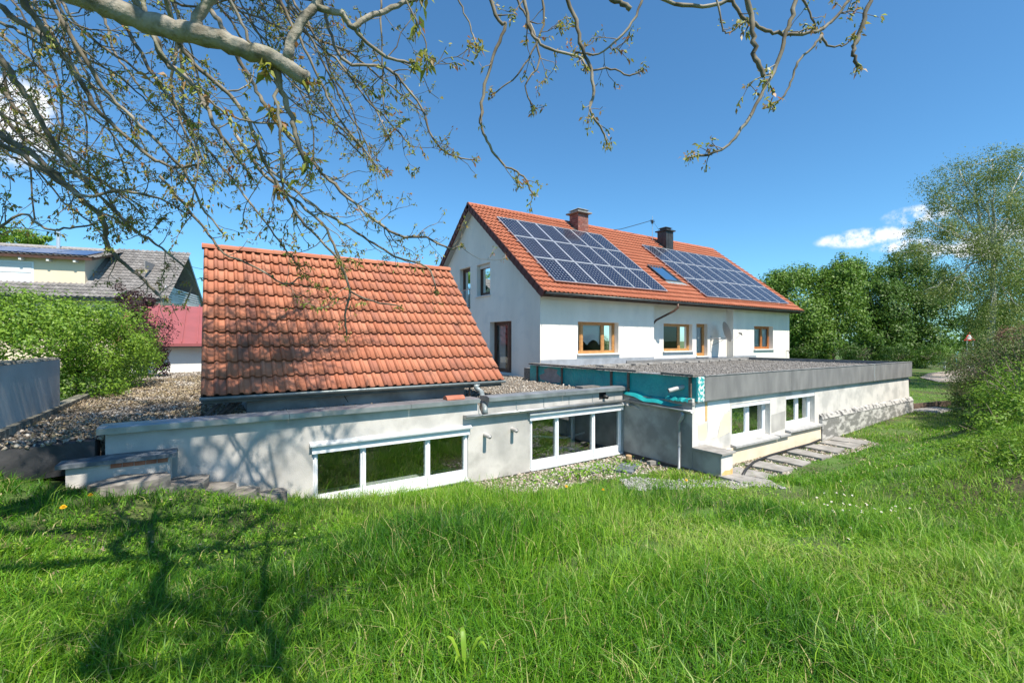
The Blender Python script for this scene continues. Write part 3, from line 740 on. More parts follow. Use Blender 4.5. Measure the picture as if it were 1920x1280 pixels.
# skylight
a0, a1, s0, s1 = SKY
mb = MB()
for x0, x1, y0, y1 in ((a0, a1, s0, s0 + .1), (a0, a1, s1 - .1, s1), (a0, a0 + .09, s0 + .101, s1 - .101), (a1 - .09, a1, s0 + .101, s1 - .101)):
    mb.hexa([roof_pt(x0, y0, -.02), roof_pt(x1, y0, -.02), roof_pt(x1, y1, -.02), roof_pt(x0, y1, -.02), roof_pt(x0, y0, .13), roof_pt(x1, y0, .13), roof_pt(x1, y1, .13), roof_pt(x0, y1, .13)])
sk = part('skylight', mb, 'dark_gutter', roof)
part('skylight_pane', MB().quad(roof_pt(a0 + .08, s0 + .09, .10), roof_pt(a1 - .08, s0 + .09, .10), roof_pt(a1 - .08, s1 - .09, .10), roof_pt(a0 + .08, s1 - .09, .10)), 'house_glass', roof)
part('skylight_blind', MB().quad(roof_pt(a0 + .08, s0 + .09, .03), roof_pt(a1 - .08, s0 + .09, .03), roof_pt(a1 - .08, s1 - .09, .03), roof_pt(a0 + .08, s1 - .09, .03)), 'far_panel', roof)
part('skylight_apron', MB().prism([roof_pt(a0 - .05, s0 - .22, .085), roof_pt(a1 + .35, s0 - .25, .085), roof_pt(a1 + .05, s0, .085), roof_pt(a0 - .05, s0, .085)], NRM * .015), 'zinc_dull', roof)

# solar arrays
def solar_array(label, a0, a1, s0, s1, nc, nr, off):
    t = thing('solar_array', label, 'solar panels', roof_pt((a0 + a1) / 2, s0, off))
    pw = (a1 - a0) / nc; ph = (s1 - s0) / nr; g = .022
    w_, h_ = pw - g, ph - g * 1.6; fw = .028
    bk = MB().box(fw, w_ - fw, fw, h_ - fw, .0, .028).mesh('backsheet', 'backsheet')
    fr = MB()
    for x0, x1, y0, y1 in ((0, w_, 0, fw - .001), (0, w_, h_ - fw + .001, h_), (0, fw - .001, fw, h_ - fw), (w_ - fw + .001, w_, fw, h_ - fw)): fr.box(x0, x1, y0, y1, -.005, .036)
    fr = fr.mesh('frame', 'aluminium')
    cl = MB(); nx_, ny_ = 6, 10; cw_, ch_ = (w_ - 2 * fw - .02) / nx_, (h_ - 2 * fw - .02) / ny_
    for i in range(nx_):
        for j in range(ny_):
            x0, y0 = fw + .01 + i * cw_ + .0035, fw + .01 + j * ch_ + .002; x1, y1 = x0 + cw_ - .004, y0 + ch_ - .004; k = .024
            cl.quad(*[(x, y, .030) for x, y in ((x0 + k, y0), (x1 - k, y0), (x1, y0 + k), (x1, y1 - k), (x1 - k, y1), (x0 + k, y1), (x0, y1 - k), (x0, y0 + k))])
    cl = cl.mesh('cell_grid', 'solar_cell', fix=False)
    for r in range(nr):
        for c in range(nc):
            M = Matrix(((1, 0, 0, 0), (0, TY, -TZ, 0), (0, TZ, TY, 0), (0, 0, 0, 1)))
            M = Matrix.Translation(roof_pt(a0 + c * pw, s0 + r * ph, off)) @ M
            p = bpy.data.objects.new('solar_panel', bk); finish(p, t); p.matrix_basis = M
            for nm, me in (('frame', fr), ('cell_grid', cl)):
                o = bpy.data.objects.new(nm, me); finish(o, p); o.matrix_parent_inverse = Matrix.Identity(4)
    for r in range(nr):
        for f_ in (.24, .76):
            s = s0 + (r + f_) * ph
            mb = MB(); mb.hexa([roof_pt(a0 - .06, s - .02, off - .05), roof_pt(a1 + .06, s - .02, off - .05), roof_pt(a1 + .06, s + .02, off - .05), roof_pt(a0 - .06, s + .02, off - .05),
                                roof_pt(a0 - .06, s - .02, off - .007), roof_pt(a1 + .06, s - .02, off - .007), roof_pt(a1 + .06, s + .02, off - .007), roof_pt(a0 - .06, s + .02, off - .007)])
            part('rail', mb, 'aluminium', t)
    return t


solar_array('eighteen blue solar panels near the gable edge beside the brick chimney', 10.88, 17.50, .60, 6.14, 6, 3, .15)
solar_array('twenty-four blue solar panels at the far end beyond the skylight', 20.32, 28.35, .45, 5.74, 8, 3, .15)

# aerial and dish
an = thing('roof_aerial', 'thin aerial mast with a long cable arm beside the dark chimney', 'aerial', (22.50, 18.6, 6.3))
part('mast', MB().tube([(22.5, 18.6, 5.9), (22.5, 18.6, 7.68)], .022, 6), 'steel_rail', an)
part('aerial_head', MB().tube([(22.32, 18.6, 7.40), (22.68, 18.6, 7.44)], .02, 5).tube([(22.5, 18.42, 7.3), (22.5, 18.75, 7.34)], .02, 5).box(22.42, 22.52, 18.54, 18.62, 7.2, 7.42), 'black_metal', an)
part('cable_arm', MB().tube([(22.5, 18.6, 7.42), (21.2, 18.62, 6.98), (19.9, 18.7, 6.55), (19.4, 18.8, 6.45)], .018, 5), 'black_metal', an)
part('guy_wire', MB().tube([(22.5, 18.6, 7.42), (23.0, 18.5, 6.85)], .006, 4), 'black_metal', an)

ds = thing('satellite_dish', 'pale grey satellite dish on an arm fixed to the house wall', 'satellite dish', (22.0, RC, .2))
dc = Vector((22.12, 13.52, .50)); dn = Vector((.74, -.60, .28)).normalized(); eu = dn.cross(Vector((0, 0, 1))).normalized(); ev = eu.cross(dn)
mb = MB(); R_, K = .52, 24
mb.v.append(tuple(dc - dn * .10)); rings = 5
for j in range(1, rings + 1):
    q = j / rings
    for i in range(K):
        t = 6.28318 * i / K; mb.v.append(tuple(dc + (eu * math.cos(t) * .94 + ev * math.sin(t) * 1.03) * R_ * q - dn * .10 * (1 - q * q)))
for i in range(K): mb.f.append((0, 1 + i, 1 + (i + 1) % K))
for j in range(rings - 1):
    for i in range(K):
        a_ = 1 + j * K; mb.f.append((a_ + i, a_ + K + i, a_ + K + (i + 1) % K, a_ + (i + 1) % K))
part('reflector', mb, 'dish_paint', ds, smooth=True)
bot = dc - ev * R_ * 1.0
part('feed_arm', MB().tube([bot - dn * .03, bot + dn * .33 + ev * .05, bot + dn * .62 + ev * .22], .014, 6), 'aluminium', ds)
hd = bot + dn * .66 + ev * .24
part('feed_horn', MB().tube([hd, hd - dn * .12 + ev * .05], .04, 8).tube([hd + ev * .03 - dn * .02, hd - ev * .10], .028, 6), 'black_metal', ds)
part('wall_arm', MB().tube([(21.7, RC, .16), (21.7, RC - .45, .16), dc - dn * .12 - ev * .3], .022, 6).box(21.62, 21.78, RC - .02, RC - .001, .05, .28), 'steel_rail', ds)
part('cable', MB().tube([dc - dn * .12 - ev * .3, (21.85, 13.75, -.02), (21.72, RC - .05, -.2), (21.7, RC - .01, -.1)], .008, 4), 'black_metal', ds)

# ------------------------------------------------------------------ right annex with flat gravel roof
FT, FBm = -0.83, -1.42
annex = thing('flat_roof_annex', 'low white annex with flat gravel roof and dark slate parapet', 'annex', (17, 10, -3.1))
aw1 = (11.11, 12.98, -2.60, -1.62); aw2 = (13.86, 15.62, -2.52, -1.58); AR = 23.75
mb = MB(); mb.plate(to_b(NB), .32, [rect(TA + .005, AR, -3.6, -1.36), rect(*aw1), rect(*aw2)])
part('wall', mb, 'patched_render', annex, label='patchy white rendered front wall')
mb = MB(); mb.box(TA, TA + .3, NB + .325, HB - .01, -3.6, -1.52)
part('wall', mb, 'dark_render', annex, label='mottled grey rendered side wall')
mb = MB(); mb.box(TA - .001, TA + .005, NB, NB + .324, -3.6, -1.45); part('wall_edge', mb, 'dark_render', annex)
mb = MB(); mb.hexa([(AR - .3, NB + .325, -3.6), (AR + .25, NB + .0, -3.6), (AR + .25, HB, -3.6), (AR - .3, HB, -3.6), (AR - .3, NB + .325, -1.4), (AR - .0, NB + .001, -1.4), (AR - .0, HB, -1.4), (AR - .3, HB, -1.4)])
mb.hexa([(AR + .001, NB + .02, -3.6), (AR + .24, NB - .02, -3.6), (AR + .24, NB + .5, -3.6), (AR + .001, NB + .5, -3.6), (AR + .001, NB + .01, -1.45), (AR + .02, NB + .01, -1.45), (AR + .02, NB + .5, -1.45), (AR + .001, NB + .5, -1.45)])
part('wall', mb, 'patched_render', annex)
mb = MB(); mb.box(TA + .31, AR - .31, 9.6, 9.8, -3.3, -1.4); mb.box(TA + .31, AR - .31, NB + .33, 9.59, -3.3, -3.12); mb.box(13.2, 13.4, NB + .33, 9.59, -3.1, -1.4); part('interior_wall', mb, 'room', annex)
mb = MB(); mb.box(TA + .12, AR - .06, NB - .02, HB - .002, -1.355, -.97)
part('roof_slab', mb, 'gravel_bed_grey', annex)
# slate fascia boards with joints
for x0, x1 in ((TA + .36, 13.98), (13.995, 19.93), (20.03, AR + .02)):
    part('fascia_board', MB().box(x0, x1, NB - .10, NB - .055, FBm, FT), 'fascia_slate', annex)
part('fascia_backing', MB().box(TA + .14, AR, NB - .054, NB - .021, FBm + .03, FT - .02), 'fascia_slate', annex)
part('joint_strip', MB().box(19.935, 20.025, NB - .106, NB - .056, FBm - .01, FT + .005), 'aluminium', annex)
part('fascia_board', MB().box(AR + .021, AR + .06, NB - .10, HB - .1, FBm, FT), 'fascia_slate', annex)
part('fascia_board', MB().box(14.5, AR + .018, HB - .5, HB - .45, -1.3, FT + .02), 'fascia_slate', annex)
part('drip_edge', MB().box(TA + .36, AR + .06, NB - .115, NB - .02, FT + .001, FT + .016), 'fascia_edge', annex)
part('soffit_strip', MB().box(TA + .1, AR + .05, NB - .095, NB - .001, FBm - .012, FBm - .001), 'fascia_edge', annex)
part('spout', MB().tube([(AR + .1, NB + .1, -1.44), (AR + .16, NB + .02, -1.56), (AR + .14, NB, -1.66)], .03, 6), 'black_metal', annex)
mb = MB()
mb.hexa([(11.0, NB - .03, -1.60), (13.05, NB - .03, -1.60), (13.05, NB + .1, -1.60), (11.0, NB + .1, -1.60), (11.0, NB - .03, -1.50), (13.05, NB - .03, -1.50), (13.05, NB + .1, -1.47), (11.0, NB + .1, -1.47)])
# teal roofing membrane on the side, boards over it
TB0, TB1 = NB - .06, HB - .42
tm = part('roof_membrane', MB().box(TA + .09, TA + .11, TB0, TB1, FBm, FT - .02), 'teal_membrane', annex, label='teal roofing membrane torn in places')
part('membrane_corner', MB().box(TA + .112, TA + .355, NB - .085, NB - .060, FBm - .03, FT - .01), 'torn_membrane', annex, label='torn white and teal membrane at the corner')
mb = MB(); rg = random.Random(3)
poly = [(12.75, -1.32), (12.15, -1.40), (11.70, -1.36), (11.62, -1.18), (11.85, -1.06), (11.80, -.94), (12.3, -.90), (12.55, -.97), (12.5, -1.08), (12.8, -1.18)]
mb.plate(to_a(TA + .084), .004, [poly]); part('membrane_tear', mb, 'grey_smear', annex)
for y in (12.9, 11.55, 9.34, 8.70, 6.76):
    part('batten', MB().box(TA + .04, TA + .088, y - .03, y + .03, FBm + .005 + rg.uniform(0, .03), FT - .03), 'batten', annex)
for k, (y0, y1, dz) in enumerate(((11.2, 13.3, 0), (9.9, 11.17, -.012), (8.35, 9.88, .008), (6.62, 7.55, -.006))):
    part('cover_board', MB().hexa([(TA - .03, y0, FT + .003 + dz), (TA + .22, y0, FT + .003 + dz), (TA + .22, y1, FT + .01), (TA - .03, y1, FT + .006), (TA - .03, y0, FT + .055 + dz), (TA + .22, y0, FT + .06 + dz), (TA + .22, y1, FT + .062), (TA - .03, y1, FT + .058)]), 'weathered_board', annex)
part('cover_strip', MB().box(TA + .02, TA + .2, 7.56, 8.34, FT - .01, FT + .012), 'aluminium', annex)
# hanging flap and ledge
mb = MB(); n = 18
for i in range(n + 1):
    t = i / n; y = 8.95 - t * 2.0; z = -1.34 - .14 * math.sin(t * 2.2) - .02 * math.sin(t * 17); o = .03 + .07 * math.sin(t * 3.1)
    mb.v += [(TA + .05 - o, y, z), (TA + .04 - o * 1.6, y - .02, z - .05 - .06 * t), (TA + .085, y, z + .05)]
for i in range(n): mb.f += [(3 * i, 3 * i + 3, 3 * i + 4, 3 * i + 1), (3 * i + 2, 3 * i + 5, 3 * i + 3, 3 * i)]
part('membrane_flap', mb, 'teal_flap', annex, smooth=True)
mb = MB()
for i in range(14):
    y = 7.35 - i * .05; mb.v += [(TA - .08 - .02 * math.sin(i), y, -1.37 + .02 * math.sin(i * 1.7)), (TA + .07, y, -1.35), (TA - .12, y, -1.43 + .015 * math.sin(i * 2.3))]
for i in range(13): mb.f += [(3 * i, 3 * i + 3, 3 * i + 4, 3 * i + 1), (3 * i + 2, 3 * i + 5, 3 * i + 3, 3 * i)]
part('membrane_flap', mb, 'teal_flap', annex)
part('ledge', MB().box(TA - .02, TA + .088, NB - .02, HB - .6, -1.519, -1.445), 'concrete', annex)
part('overflow_pipe', MB().tube([(TA + .2, 6.93, -1.08), (TA - .22, 7.16, -1.20)], .055, 12, cap=False).tube([(TA - .22, 7.16, -1.20), (TA + .2, 6.93, -1.08)], .047, 12, cap=False), 'pipe_plastic', annex, smooth=True)
# gutter and downpipe on the side wall
part('gutter', MB().gutter((TA - .075, NB - .05, -1.63), (TA - .075, 8.62, -1.575), .065, (1, 0, 0)), 'zinc', annex, smooth=True)
dpx, dpy = TA - .06, NB + .22
part('downpipe', MB().tube([(dpx, dpy, -1.66), (dpx, dpy, -1.80), (dpx - .02, dpy + .08, -1.95), (dpx - .02, dpy + .08, -3.02), (dpx - .1, dpy + .05, -3.07)], [.06, .05, .038, .038, .038], 10), 'zinc', annex, smooth=True)
part('pipe_collar', MB().tube([(dpx - .02, dpy + .08, -2.52), (dpx - .02, dpy + .08, -2.49)], .048, 10), 'zinc', annex)
# windows
for q, sp in ((aw1, 12.10), (aw2, 14.82)):
    w = window(annex, to_b(NB), *q, .14, 'pvc', 'pane_glass', splits=(sp,), fw=.055, bottom=.09, sash=.055)
    part('roller_box', MB().box(q[0] - .03, q[1] + .02, NB + .01, NB + .139, q[3] + .002 - .10, q[3] + .05), 'pvc', w)
    part('sill', MB().hexa([(q[0] - .06, NB - .16, q[2] - .10), (q[1] + .22, NB - .16, q[2] - .10), (q[1] + .22, NB + .12, q[2] - .08), (q[0] - .06, NB + .12, q[2] - .08),
                            (q[0] - .06, NB - .16, q[2] - .05), (q[1] + .22, NB - .16, q[2] - .05), (q[1] + .22, NB + .12, q[2] - .01), (q[0] - .06, NB + .12, q[2] - .01)]), 'stone_sill', w)
part('ledge_step', MB().box(13.22, 13.8, NB - .17, NB - .001, -2.68, -2.63), 'stone_sill', annex)
mb = MB(); mb.hexa([(9.97, NB - .09, -3.4), (15.85, NB - .09, -3.4), (15.85, NB - .003, -3.4), (9.97, NB - .003, -3.4), (9.97, NB - .075, -2.72), (15.85, NB - .075, -2.66), (15.85, NB - .003, -2.66), (9.97, NB - .003, -2.72)])
part('base_course', mb, 'cream_patch', annex)
# render patches on the corner: real repaired areas with their own edges
for poly, m in (([(9.62, -1.5), (9.95, -1.5), (9.95, -1.95), (9.72, -1.99), (9.6, -1.93)], 'white_patch'), ([(10.08, -1.48), (11.0, -1.48), (11.0, -1.75), (10.75, -1.80), (10.6, -1.98), (10.45, -2.35), (10.1, -2.38)], 'white_patch'),
                ([(9.7, -2.01), (10.03, -1.97), (10.05, -2.30), (9.95, -2.40), (9.72, -2.35)], 'cream_patch'), ([(10.62, -2.0), (10.78, -1.83), (11.04, -1.78), (11.04, -2.3), (10.5, -2.4)], 'cream_patch'),
                ([(9.97, -1.47), (10.06, -1.47), (10.05, -1.93), (9.98, -1.94)], 'rust_streak'), ([(13.05, -2.05), (13.8, -2.0), (13.8, -2.5), (13.05, -2.56)], 'pale_render')):
    mb = MB(); mb.plate(to_b(NB - .004), .0035, [poly]); part('render_patch', mb, m, annex)
# rough plinth on the far half
mb = MB(); rg = random.Random(8); n = 40; P_ = []
for i in range(n + 1):
    x = 15.9 + (AR + .22 - 15.9) * i / n; top = -2.30 + .004 * rg.uniform(-1, 1) + (.02 * i / n)
    P_.append((x, top))
for (x0, t0), (x1, t1) in zip(P_[:-1], P_[1:]):
    mb.hexa([(x0, NB - .10, -3.4), (x1, NB - .10, -3.4), (x1, NB - .004, -3.4), (x0, NB - .004, -3.4), (x0, NB - .10, t0 - .13), (x1, NB - .10, t1 - .13), (x1, NB - .004, t1 - .10), (x0, NB - .004, t0 - .10)])
part('plinth', mb, 'rough_plinth', annex, label='rough dark grey plinth along the base')
mb = MB()
for (x0, t0), (x1, t1) in zip(P_[:-1], P_[1:]):
    d0, d1 = .115, .115
    mb.hexa([(x0, NB - d0, t0 - .13), (x1, NB - d1, t1 - .13), (x1, NB - .003, t1 - .13), (x0, NB - .003, t0 - .13), (x0, NB - .06, t0 - .02), (x1, NB - .06, t1 - .02), (x1, NB - .003, t1 + .02), (x0, NB - .003, t0 + .02)])
part('plinth_crust', mb, 'plinth_crust', annex)
# pier wall at the near corner
pr = part('pier', MB().box(TA + .01, 9.93, 5.93, NB - .005, -3.4, -2.545), 'patched_render', annex)
part('pier_face', MB().box(TA + .002, TA + .0095, 5.935, NB - .005, -3.4, -2.55), 'dark_render', annex)
part('pier_cap', MB().box(TA - .03, 9.98, 5.88, NB - .006, -2.544, -2.50), 'slab_concrete', annex)
mb = MB(); mb.plate(to_b(5.926), .0035, [[(9.50, -3.2), (9.92, -3.2), (9.92, -2.88), (9.8, -2.92), (9.62, -2.9), (9.5, -2.95)]]); part('render_patch', mb, 'rust_streak', annex)

# flat-roof gravel
rng = np.random.default_rng(21)
p = scatter(rng, 15000, TA + .3, AR - .1, NB + .05, HB - .05); sel = rng.uniform(0, 1, len(p)) < np.clip(1.25 - (p[:, 0] - 9) / 17, .2, 1); p = p[sel]
stones('roof_gravel', np.c_[p, np.full(len(p), -.955)], .022, 'gravel_grey', 22, annex)
for i in range(12):
    x = 12.5 + i * .92; y = 12.55 + .05 * i + rng.uniform(-.04, .04); r_ = rng.uniform(-.12, .12)
    mb = MB(); c_, s_ = math.cos(r_), math.sin(r_); hw, hd = .36, .20
    q = [(x + c_ * u - s_ * v, y + s_ * u + c_ * v) for u, v in ((-hw, -hd), (hw, -hd), (hw, hd), (-hw, hd))]
    mb.hexa([(a, b, -.945) for a, b in q] + [(a, b, -.885) for a, b in q])
    o = part('paving_slab', mb, 'slab_concrete'); tag(o, ('first', 'second', 'third', 'fourth', 'fifth', 'sixth', 'seventh', 'eighth', 'ninth', 'tenth', 'eleventh', 'twelfth')[i] + ' concrete slab on the flat gravel roof, counted from the teal membrane', 'paving slab', 'slabs lying along the flat roof')

# ------------------------------------------------------------------ lower wing: long pale wall with two wide windows
wing = thing('lower_wing', 'low pale rendered wing with two wide white windows', 'building wing', (4, LW, -3.1))
lw1 = (1.50, 4.64, -2.97, -1.92); lw2 = (6.30, 9.42, -3.03, -1.78); ZT = -1.33
mb = MB(); mb.plate(to_b(LW), .3, [[(-1.32, -3.7), (TA - .002, -3.7), (TA - .002, ZT), (5.17, ZT), (5.12, -1.60), (4.98, -1.60), (4.86, ZT), (-1.32, ZT)], rect(*lw1), rect(*lw2)])
part('wall', mb, 'pale_render', wing)
mb = MB(); mb.box(-1.2, TA, 11.8, 12.0, -3.3, -1.8); mb.box(-1.2, TA, LW + .31, 11.79, -3.3, -3.05); mb.box(5.3, 5.5, LW + .31, 11.79, -3.04, -1.8); mb.box(-1.2, -1.0, LW + .31, 11.79, -3.04, -1.8)
part('interior_wall', mb, 'room', wing)
mb = MB(); mb.box(1.2, 5.0, LW + .305, LW + .55, -3.03, -2.86); mb.box(6.2, TA - .1, LW + .305, LW + .55, -3.03, -2.93); part('inner_sill', mb, 'pvc', wing)
mb = MB(); mb.box(8.6, 8.75, LW + 1.2, LW + 1.35, -3.04, -1.8); mb.tube([(6.8, LW + 1.6, -2.55), (8.4, LW + 1.2, -2.75), (9.2, LW + 1.3, -2.7)], .03, 6); part('inner_pipe', mb, 'pvc', wing)
mb = MB(); mb.box(-2.55, HA - .002, LW + .301, 26.0, -1.79, -1.42); part('roof_slab', mb, 'gravel_bed', wing)
# zinc caps in lengths
for x0, x1 in ((-1.40, 1.1), (1.106, 3.3), (3.306, 4.88)):
    part('parapet_cap', MB().prism([(x0, LW - .12, ZT - .012), (x0, LW - .12, ZT + .075), (x0, LW + .02, ZT + .092), (x0, LW + .34, ZT + .085), (x0, LW + .34, ZT + .002), (x0, LW - .112, ZT + .002)], (x1 - x0, 0, 0)), 'zinc', wing)
for x0, x1 in ((5.12, 7.3), (7.306, TA + .06)):
    part('parapet_cap', MB().prism([(x0, LW - .10, ZT - .008), (x0, LW - .10, ZT + .08), (x0, LW + .02, ZT + .11), (x0, LW + .34, ZT + .09), (x0, LW + .34, ZT + .002), (x0, LW - .092, ZT + .002)], (x1 - x0, 0, 0)), 'zinc', wing)
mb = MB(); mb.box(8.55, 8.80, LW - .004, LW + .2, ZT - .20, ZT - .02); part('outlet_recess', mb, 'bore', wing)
part('outlet_pipe', MB().tube([(8.72, LW + .1, ZT - .11), (8.72, LW - .14, ZT - .15)], .045, 10), 'black_metal', wing, smooth=True)
part('gutter', MB().gutter((4.52, LW - .085, -1.60), (TA - .09, LW - .085, -1.585), .075, (0, 1, 0)), 'zinc', wing, smooth=True)
for x in (4.9, 5.9, 6.7, 7.5, 8.3, 9.1): part('gutter_bracket', MB().box(x, x + .025, LW - .165, LW - .001, -1.61, -1.597).box(x, x + .02, LW - .006, LW - .001, -1.6, -1.40), 'zinc_dull', wing)
part('gutter_end', MB().prism([(4.515, LW - .16, -1.59), (4.515, LW - .14, -1.65), (4.515, LW - .085, -1.676), (4.515, LW - .03, -1.65), (4.515, LW - .01, -1.59)], (.004, 0, 0)), 'zinc', wing)
for x, z, l in ((5.06, -2.07, .24), (5.79, -2.02, .20)):
    part('vent_pipe', MB().tube([(x, LW + .05, z), (x, LW - l, z - .02)], .045, 12, cap=False).tube([(x, LW - l, z - .02), (x, LW - l + .10, z - .01)], .036, 12), 'pipe_plastic', wing, smooth=True)
    part('vent_bore', MB().tube([(x, LW - l + .04, z - .016), (x, LW - l + .042, z - .016)], .036, 12), 'bore', wing)
part('elbow_pipe', MB().tube([(9.3, LW - .28, -1.72), (TA + .05, LW - .26, -1.70)], .04, 10).tube([(9.46, LW - .27, -1.70), (9.52, LW - .75, -1.86)], .04, 10), 'pipe_plastic', wing, smooth=True)


def wide_window(q, sp, lead):
    w = window(wing, to_b(LW), *q, .03, 'pvc', 'pane_glass', splits=sp, fw=.085, bottom=.17, fd=.09, sash=.0)
    part('roller_box', MB().box(q[0] - .02, q[1] + .02, LW - .045, LW + .028, q[3] - .10, q[3] + .035), 'pvc', w)
    part('rain_cap', MB().prism([(q[0] - .06, LW - .10, q[3] + .037), (q[0] - .06, LW - .10, q[3] + .065), (q[0] - .06, LW - .001, q[3] + .115), (q[0] - .06, LW - .001, q[3] + .037)], (q[1] - q[0] + .12, 0, 0)), 'pvc_shade_box', w)
    for x in [q[0] + .045] + list(sp) + [q[1] - .045]:
        part('guide_rail', MB().box(x - .018, x + .018, LW + .008, LW + .029, q[2] + .02, q[3] - .101), 'pvc', w)
    part('window_ledge', MB().hexa([(q[0], LW - .05, q[2] - .05), (q[1], LW - .05, q[2] - .05), (q[1], LW + .02, q[2] - .05), (q[0], LW + .02, q[2] - .05), (q[0], LW - .05, q[2] - .03), (q[1], LW - .05, q[2] - .03), (q[1], LW + .02, q[2] - .002), (q[0], LW + .02, q[2] - .002)]), 'pvc_shade_box', w)
    return w


wide_window(lw1, (2.40, 3.72), 0)
wide_window(lw2, (7.15, 8.38), 0)
part('base_membrane', MB().box(4.7, TA, LW - .035, LW - .001, -3.3, -3.085), 'bitumen', wing)
part('base_membrane', MB().box(TA - .045, TA - .001, 5.95, LW - .04, -3.3, -3.02), 'bitumen', annex)
# left end of the wing roof: black bitumen edge
part('roof_edge', MB().hexa([(-3.0, 8.42, -1.85), (-1.42, 8.70, -1.85), (-1.42, LW + .3, -1.85), (-3.0, LW + .3, -1.85), (-3.0, 8.46, -1.42), (-1.42, 8.74, -1.42), (-1.42, LW + .3, -1.41), (-3.0, LW + .3, -1.41)]), 'bitumen', wing)
part('kerb', MB().hexa([(-2.72, LW, -1.75), (-2.50, LW, -1.75), (-2.50, 26, -1.75), (-2.72, 26, -1.75), (-2.72, LW, -1.27), (-2.50, LW, -1.27), (-2.50, 26, -1.27), (-2.72, 26, -1.27)]), 'mossy_coping', wing)
rng = np.random.default_rng(31)
p = scatter(rng, 46000, -2.9, 10.2, 8.5, 25.5, lambda a, b: ((b > LW + .33) | ((a < -1.35) & (b > 8.45 + .17 * (a + 3)))) & ~((a > .6) & (a < 5.3) & (b > 10.35) & (b < 16)) & ~((a > TA - .02) & (b < HB)))
keep = rng.uniform(0, 1, len(p)) < np.clip(9.5 / np.hypot(p[:, 0], p[:, 1]) ** 1.0 * np.where(p[:, 0] < .6, 1.15, .75), 0, 1); p = p[keep]
stones('roof_gravel', np.c_[p, -1.405 + rng.uniform(-.01, .02, len(p))], np.where(p[:, 0] < 3, .030, .028), 'gravel', 32, wing)
p = scatter(rng, 16000, -2.9, .5, 8.5, 22, lambda a, b: ((b > LW + .35) | (a < -1.4)) & (vnoise(a * 1.3, b * 1.3, 4) > .36) & (b > 8.6))
c = np.c_[p, -1.37 + rng.uniform(0, .03, len(p))]
part('leaf_litter', leaves('leaf_litter', c, rng.normal(size=(len(c), 3)) * .5 + [0, 0, 1], .06, 'dry_litter', rng, .5), None, wing, 'stuff')

# things lying on the wing roof edge
o = part('ridge_tile', MB().prism([(4.12, LW + .05 + .11 * math.cos(t), ZT + .092 + .085 * math.sin(t)) for t in [math.pi * k / 8 for k in range(9)]] , (.42, 0, 0)), 'ridge_clay'); tag(o, 'single orange ridge tile lying on the zinc wall cap', 'roof tile')
o = part('paving_slab', MB().box(8.0, 8.62, LW + .03, LW + .33, ZT + .108, ZT + .15), 'weathered_board'); tag(o, 'grey brown slab lying on the zinc wall cap near the teal membrane', 'slab')

# ------------------------------------------------------------------ tiled shed on the wing roof
SA0, SA1, SEB, SEZ, SRB, SRZ = -.19, 6.26, 9.98, -1.0, 13.2, 2.22
SL = math.hypot(SRB - SEB, SRZ - SEZ); sy, sz = (SRB - SEB) / SL, (SRZ - SEZ) / SL; SN = Vector((0, -sz, sy))
sp_ = lambda a, s, off=0.0: Vector((a, SEB + s * sy, SEZ + s * sz)) + SN * off
shed = thing('tiled_shed', 'garden shed with steep orange clay tile roof on low grey walls', 'shed', (3, 13.2, -1.4))
sb = lambda b: SEZ - .10 + (b - SEB) / (SRB - SEB) * (SRZ - SEZ) - .12 if b <= SRB else SEZ - .10 + (2 * SRB - b - SEB) / (SRB - SEB) * (SRZ - SEZ) - .12
mb = MB(); mb.box(.55, 5.32, 10.30, 10.45, -1.42, sb(10.3) + .02); part('wall', mb, 'dark_render', shed, label='low dark grey wall under the eave')
mb = MB(); mb.plate(to_a(5.17), .15, [[(10.451, -1.42), (15.95, -1.42), (15.95, sb(15.95)), (SRB, sb(SRB)), (10.451, sb(10.45))]]); mb.plate(to_a(.55), .15, [[(10.451, -1.42), (15.95, -1.42), (15.95, sb(15.95)), (SRB, sb(SRB)), (10.451, sb(10.45))]]); mb.box(.71, 5.16, 15.8, 15.95, -1.42, -.6)
part('gable_wall', mb, 'grey_boards', shed)
mb = MB()
for sgn in (1, -1):
    mir = (lambda p: p) if sgn > 0 else (lambda p: Vector((p.x, 2 * SRB - p.y, p.z)))
    mb.hexa([mir(sp_(SA0 + .03, .02, -.12)), mir(sp_(SA1 - .03, .02, -.12)), mir(sp_(SA1 - .03, SL - .12, -.12)), mir(sp_(SA0 + .03, SL - .12, -.12)), mir(sp_(SA0 + .03, .02, 0)), mir(sp_(SA1 - .03, .02, 0)), mir(sp_(SA1 - .03, SL, 0)), mir(sp_(SA0 + .03, SL, 0))])
sroof = part('roof', mb, 'roof_deck', shed)
srow, scol = 11, 33; srl = (SL + .03) / srow; scw = (SA1 - SA0) / scol
spots = [sp_(SA0 + c * scw, r * srl - .05, .028) for r in range(srow) for c in range(scol)]
spots.sort(key=lambda p: p.length)
lay_tiles(sroof, spots, tile_template(scw, srl + .06, .050, .058), 'shed_tile', 'shed_tile_mass', 300, 17, Vector((0, sy, sz)), SN, 1.2)
bs = [Vector((SA0 + (c + 1) * scw, 2 * SRB - (SEB + (r * srl - .05) * sy), SEZ + (r * srl - .05) * sz)) + Vector((0, sz, sy)) * .028 for r in range(srow) for c in range(scol)]
V, F = tile_template(scw, srl + .06, .045, .040)
part('tile_field', stamp('tile_field', V, F, [np.array(tile_matrix(p, Vector((0, -sy, sz)), Vector((0, sz, sy)), rng0)) for p in bs], 'shed_tile_mass', rng0.uniform(0, 1, len(bs))), None, sroof, 'stuff')
ridge_tiles(sroof, SA0 - .02, SA1 + .02, SRB, SRZ + .035, 17, 'shed_tile', .15)
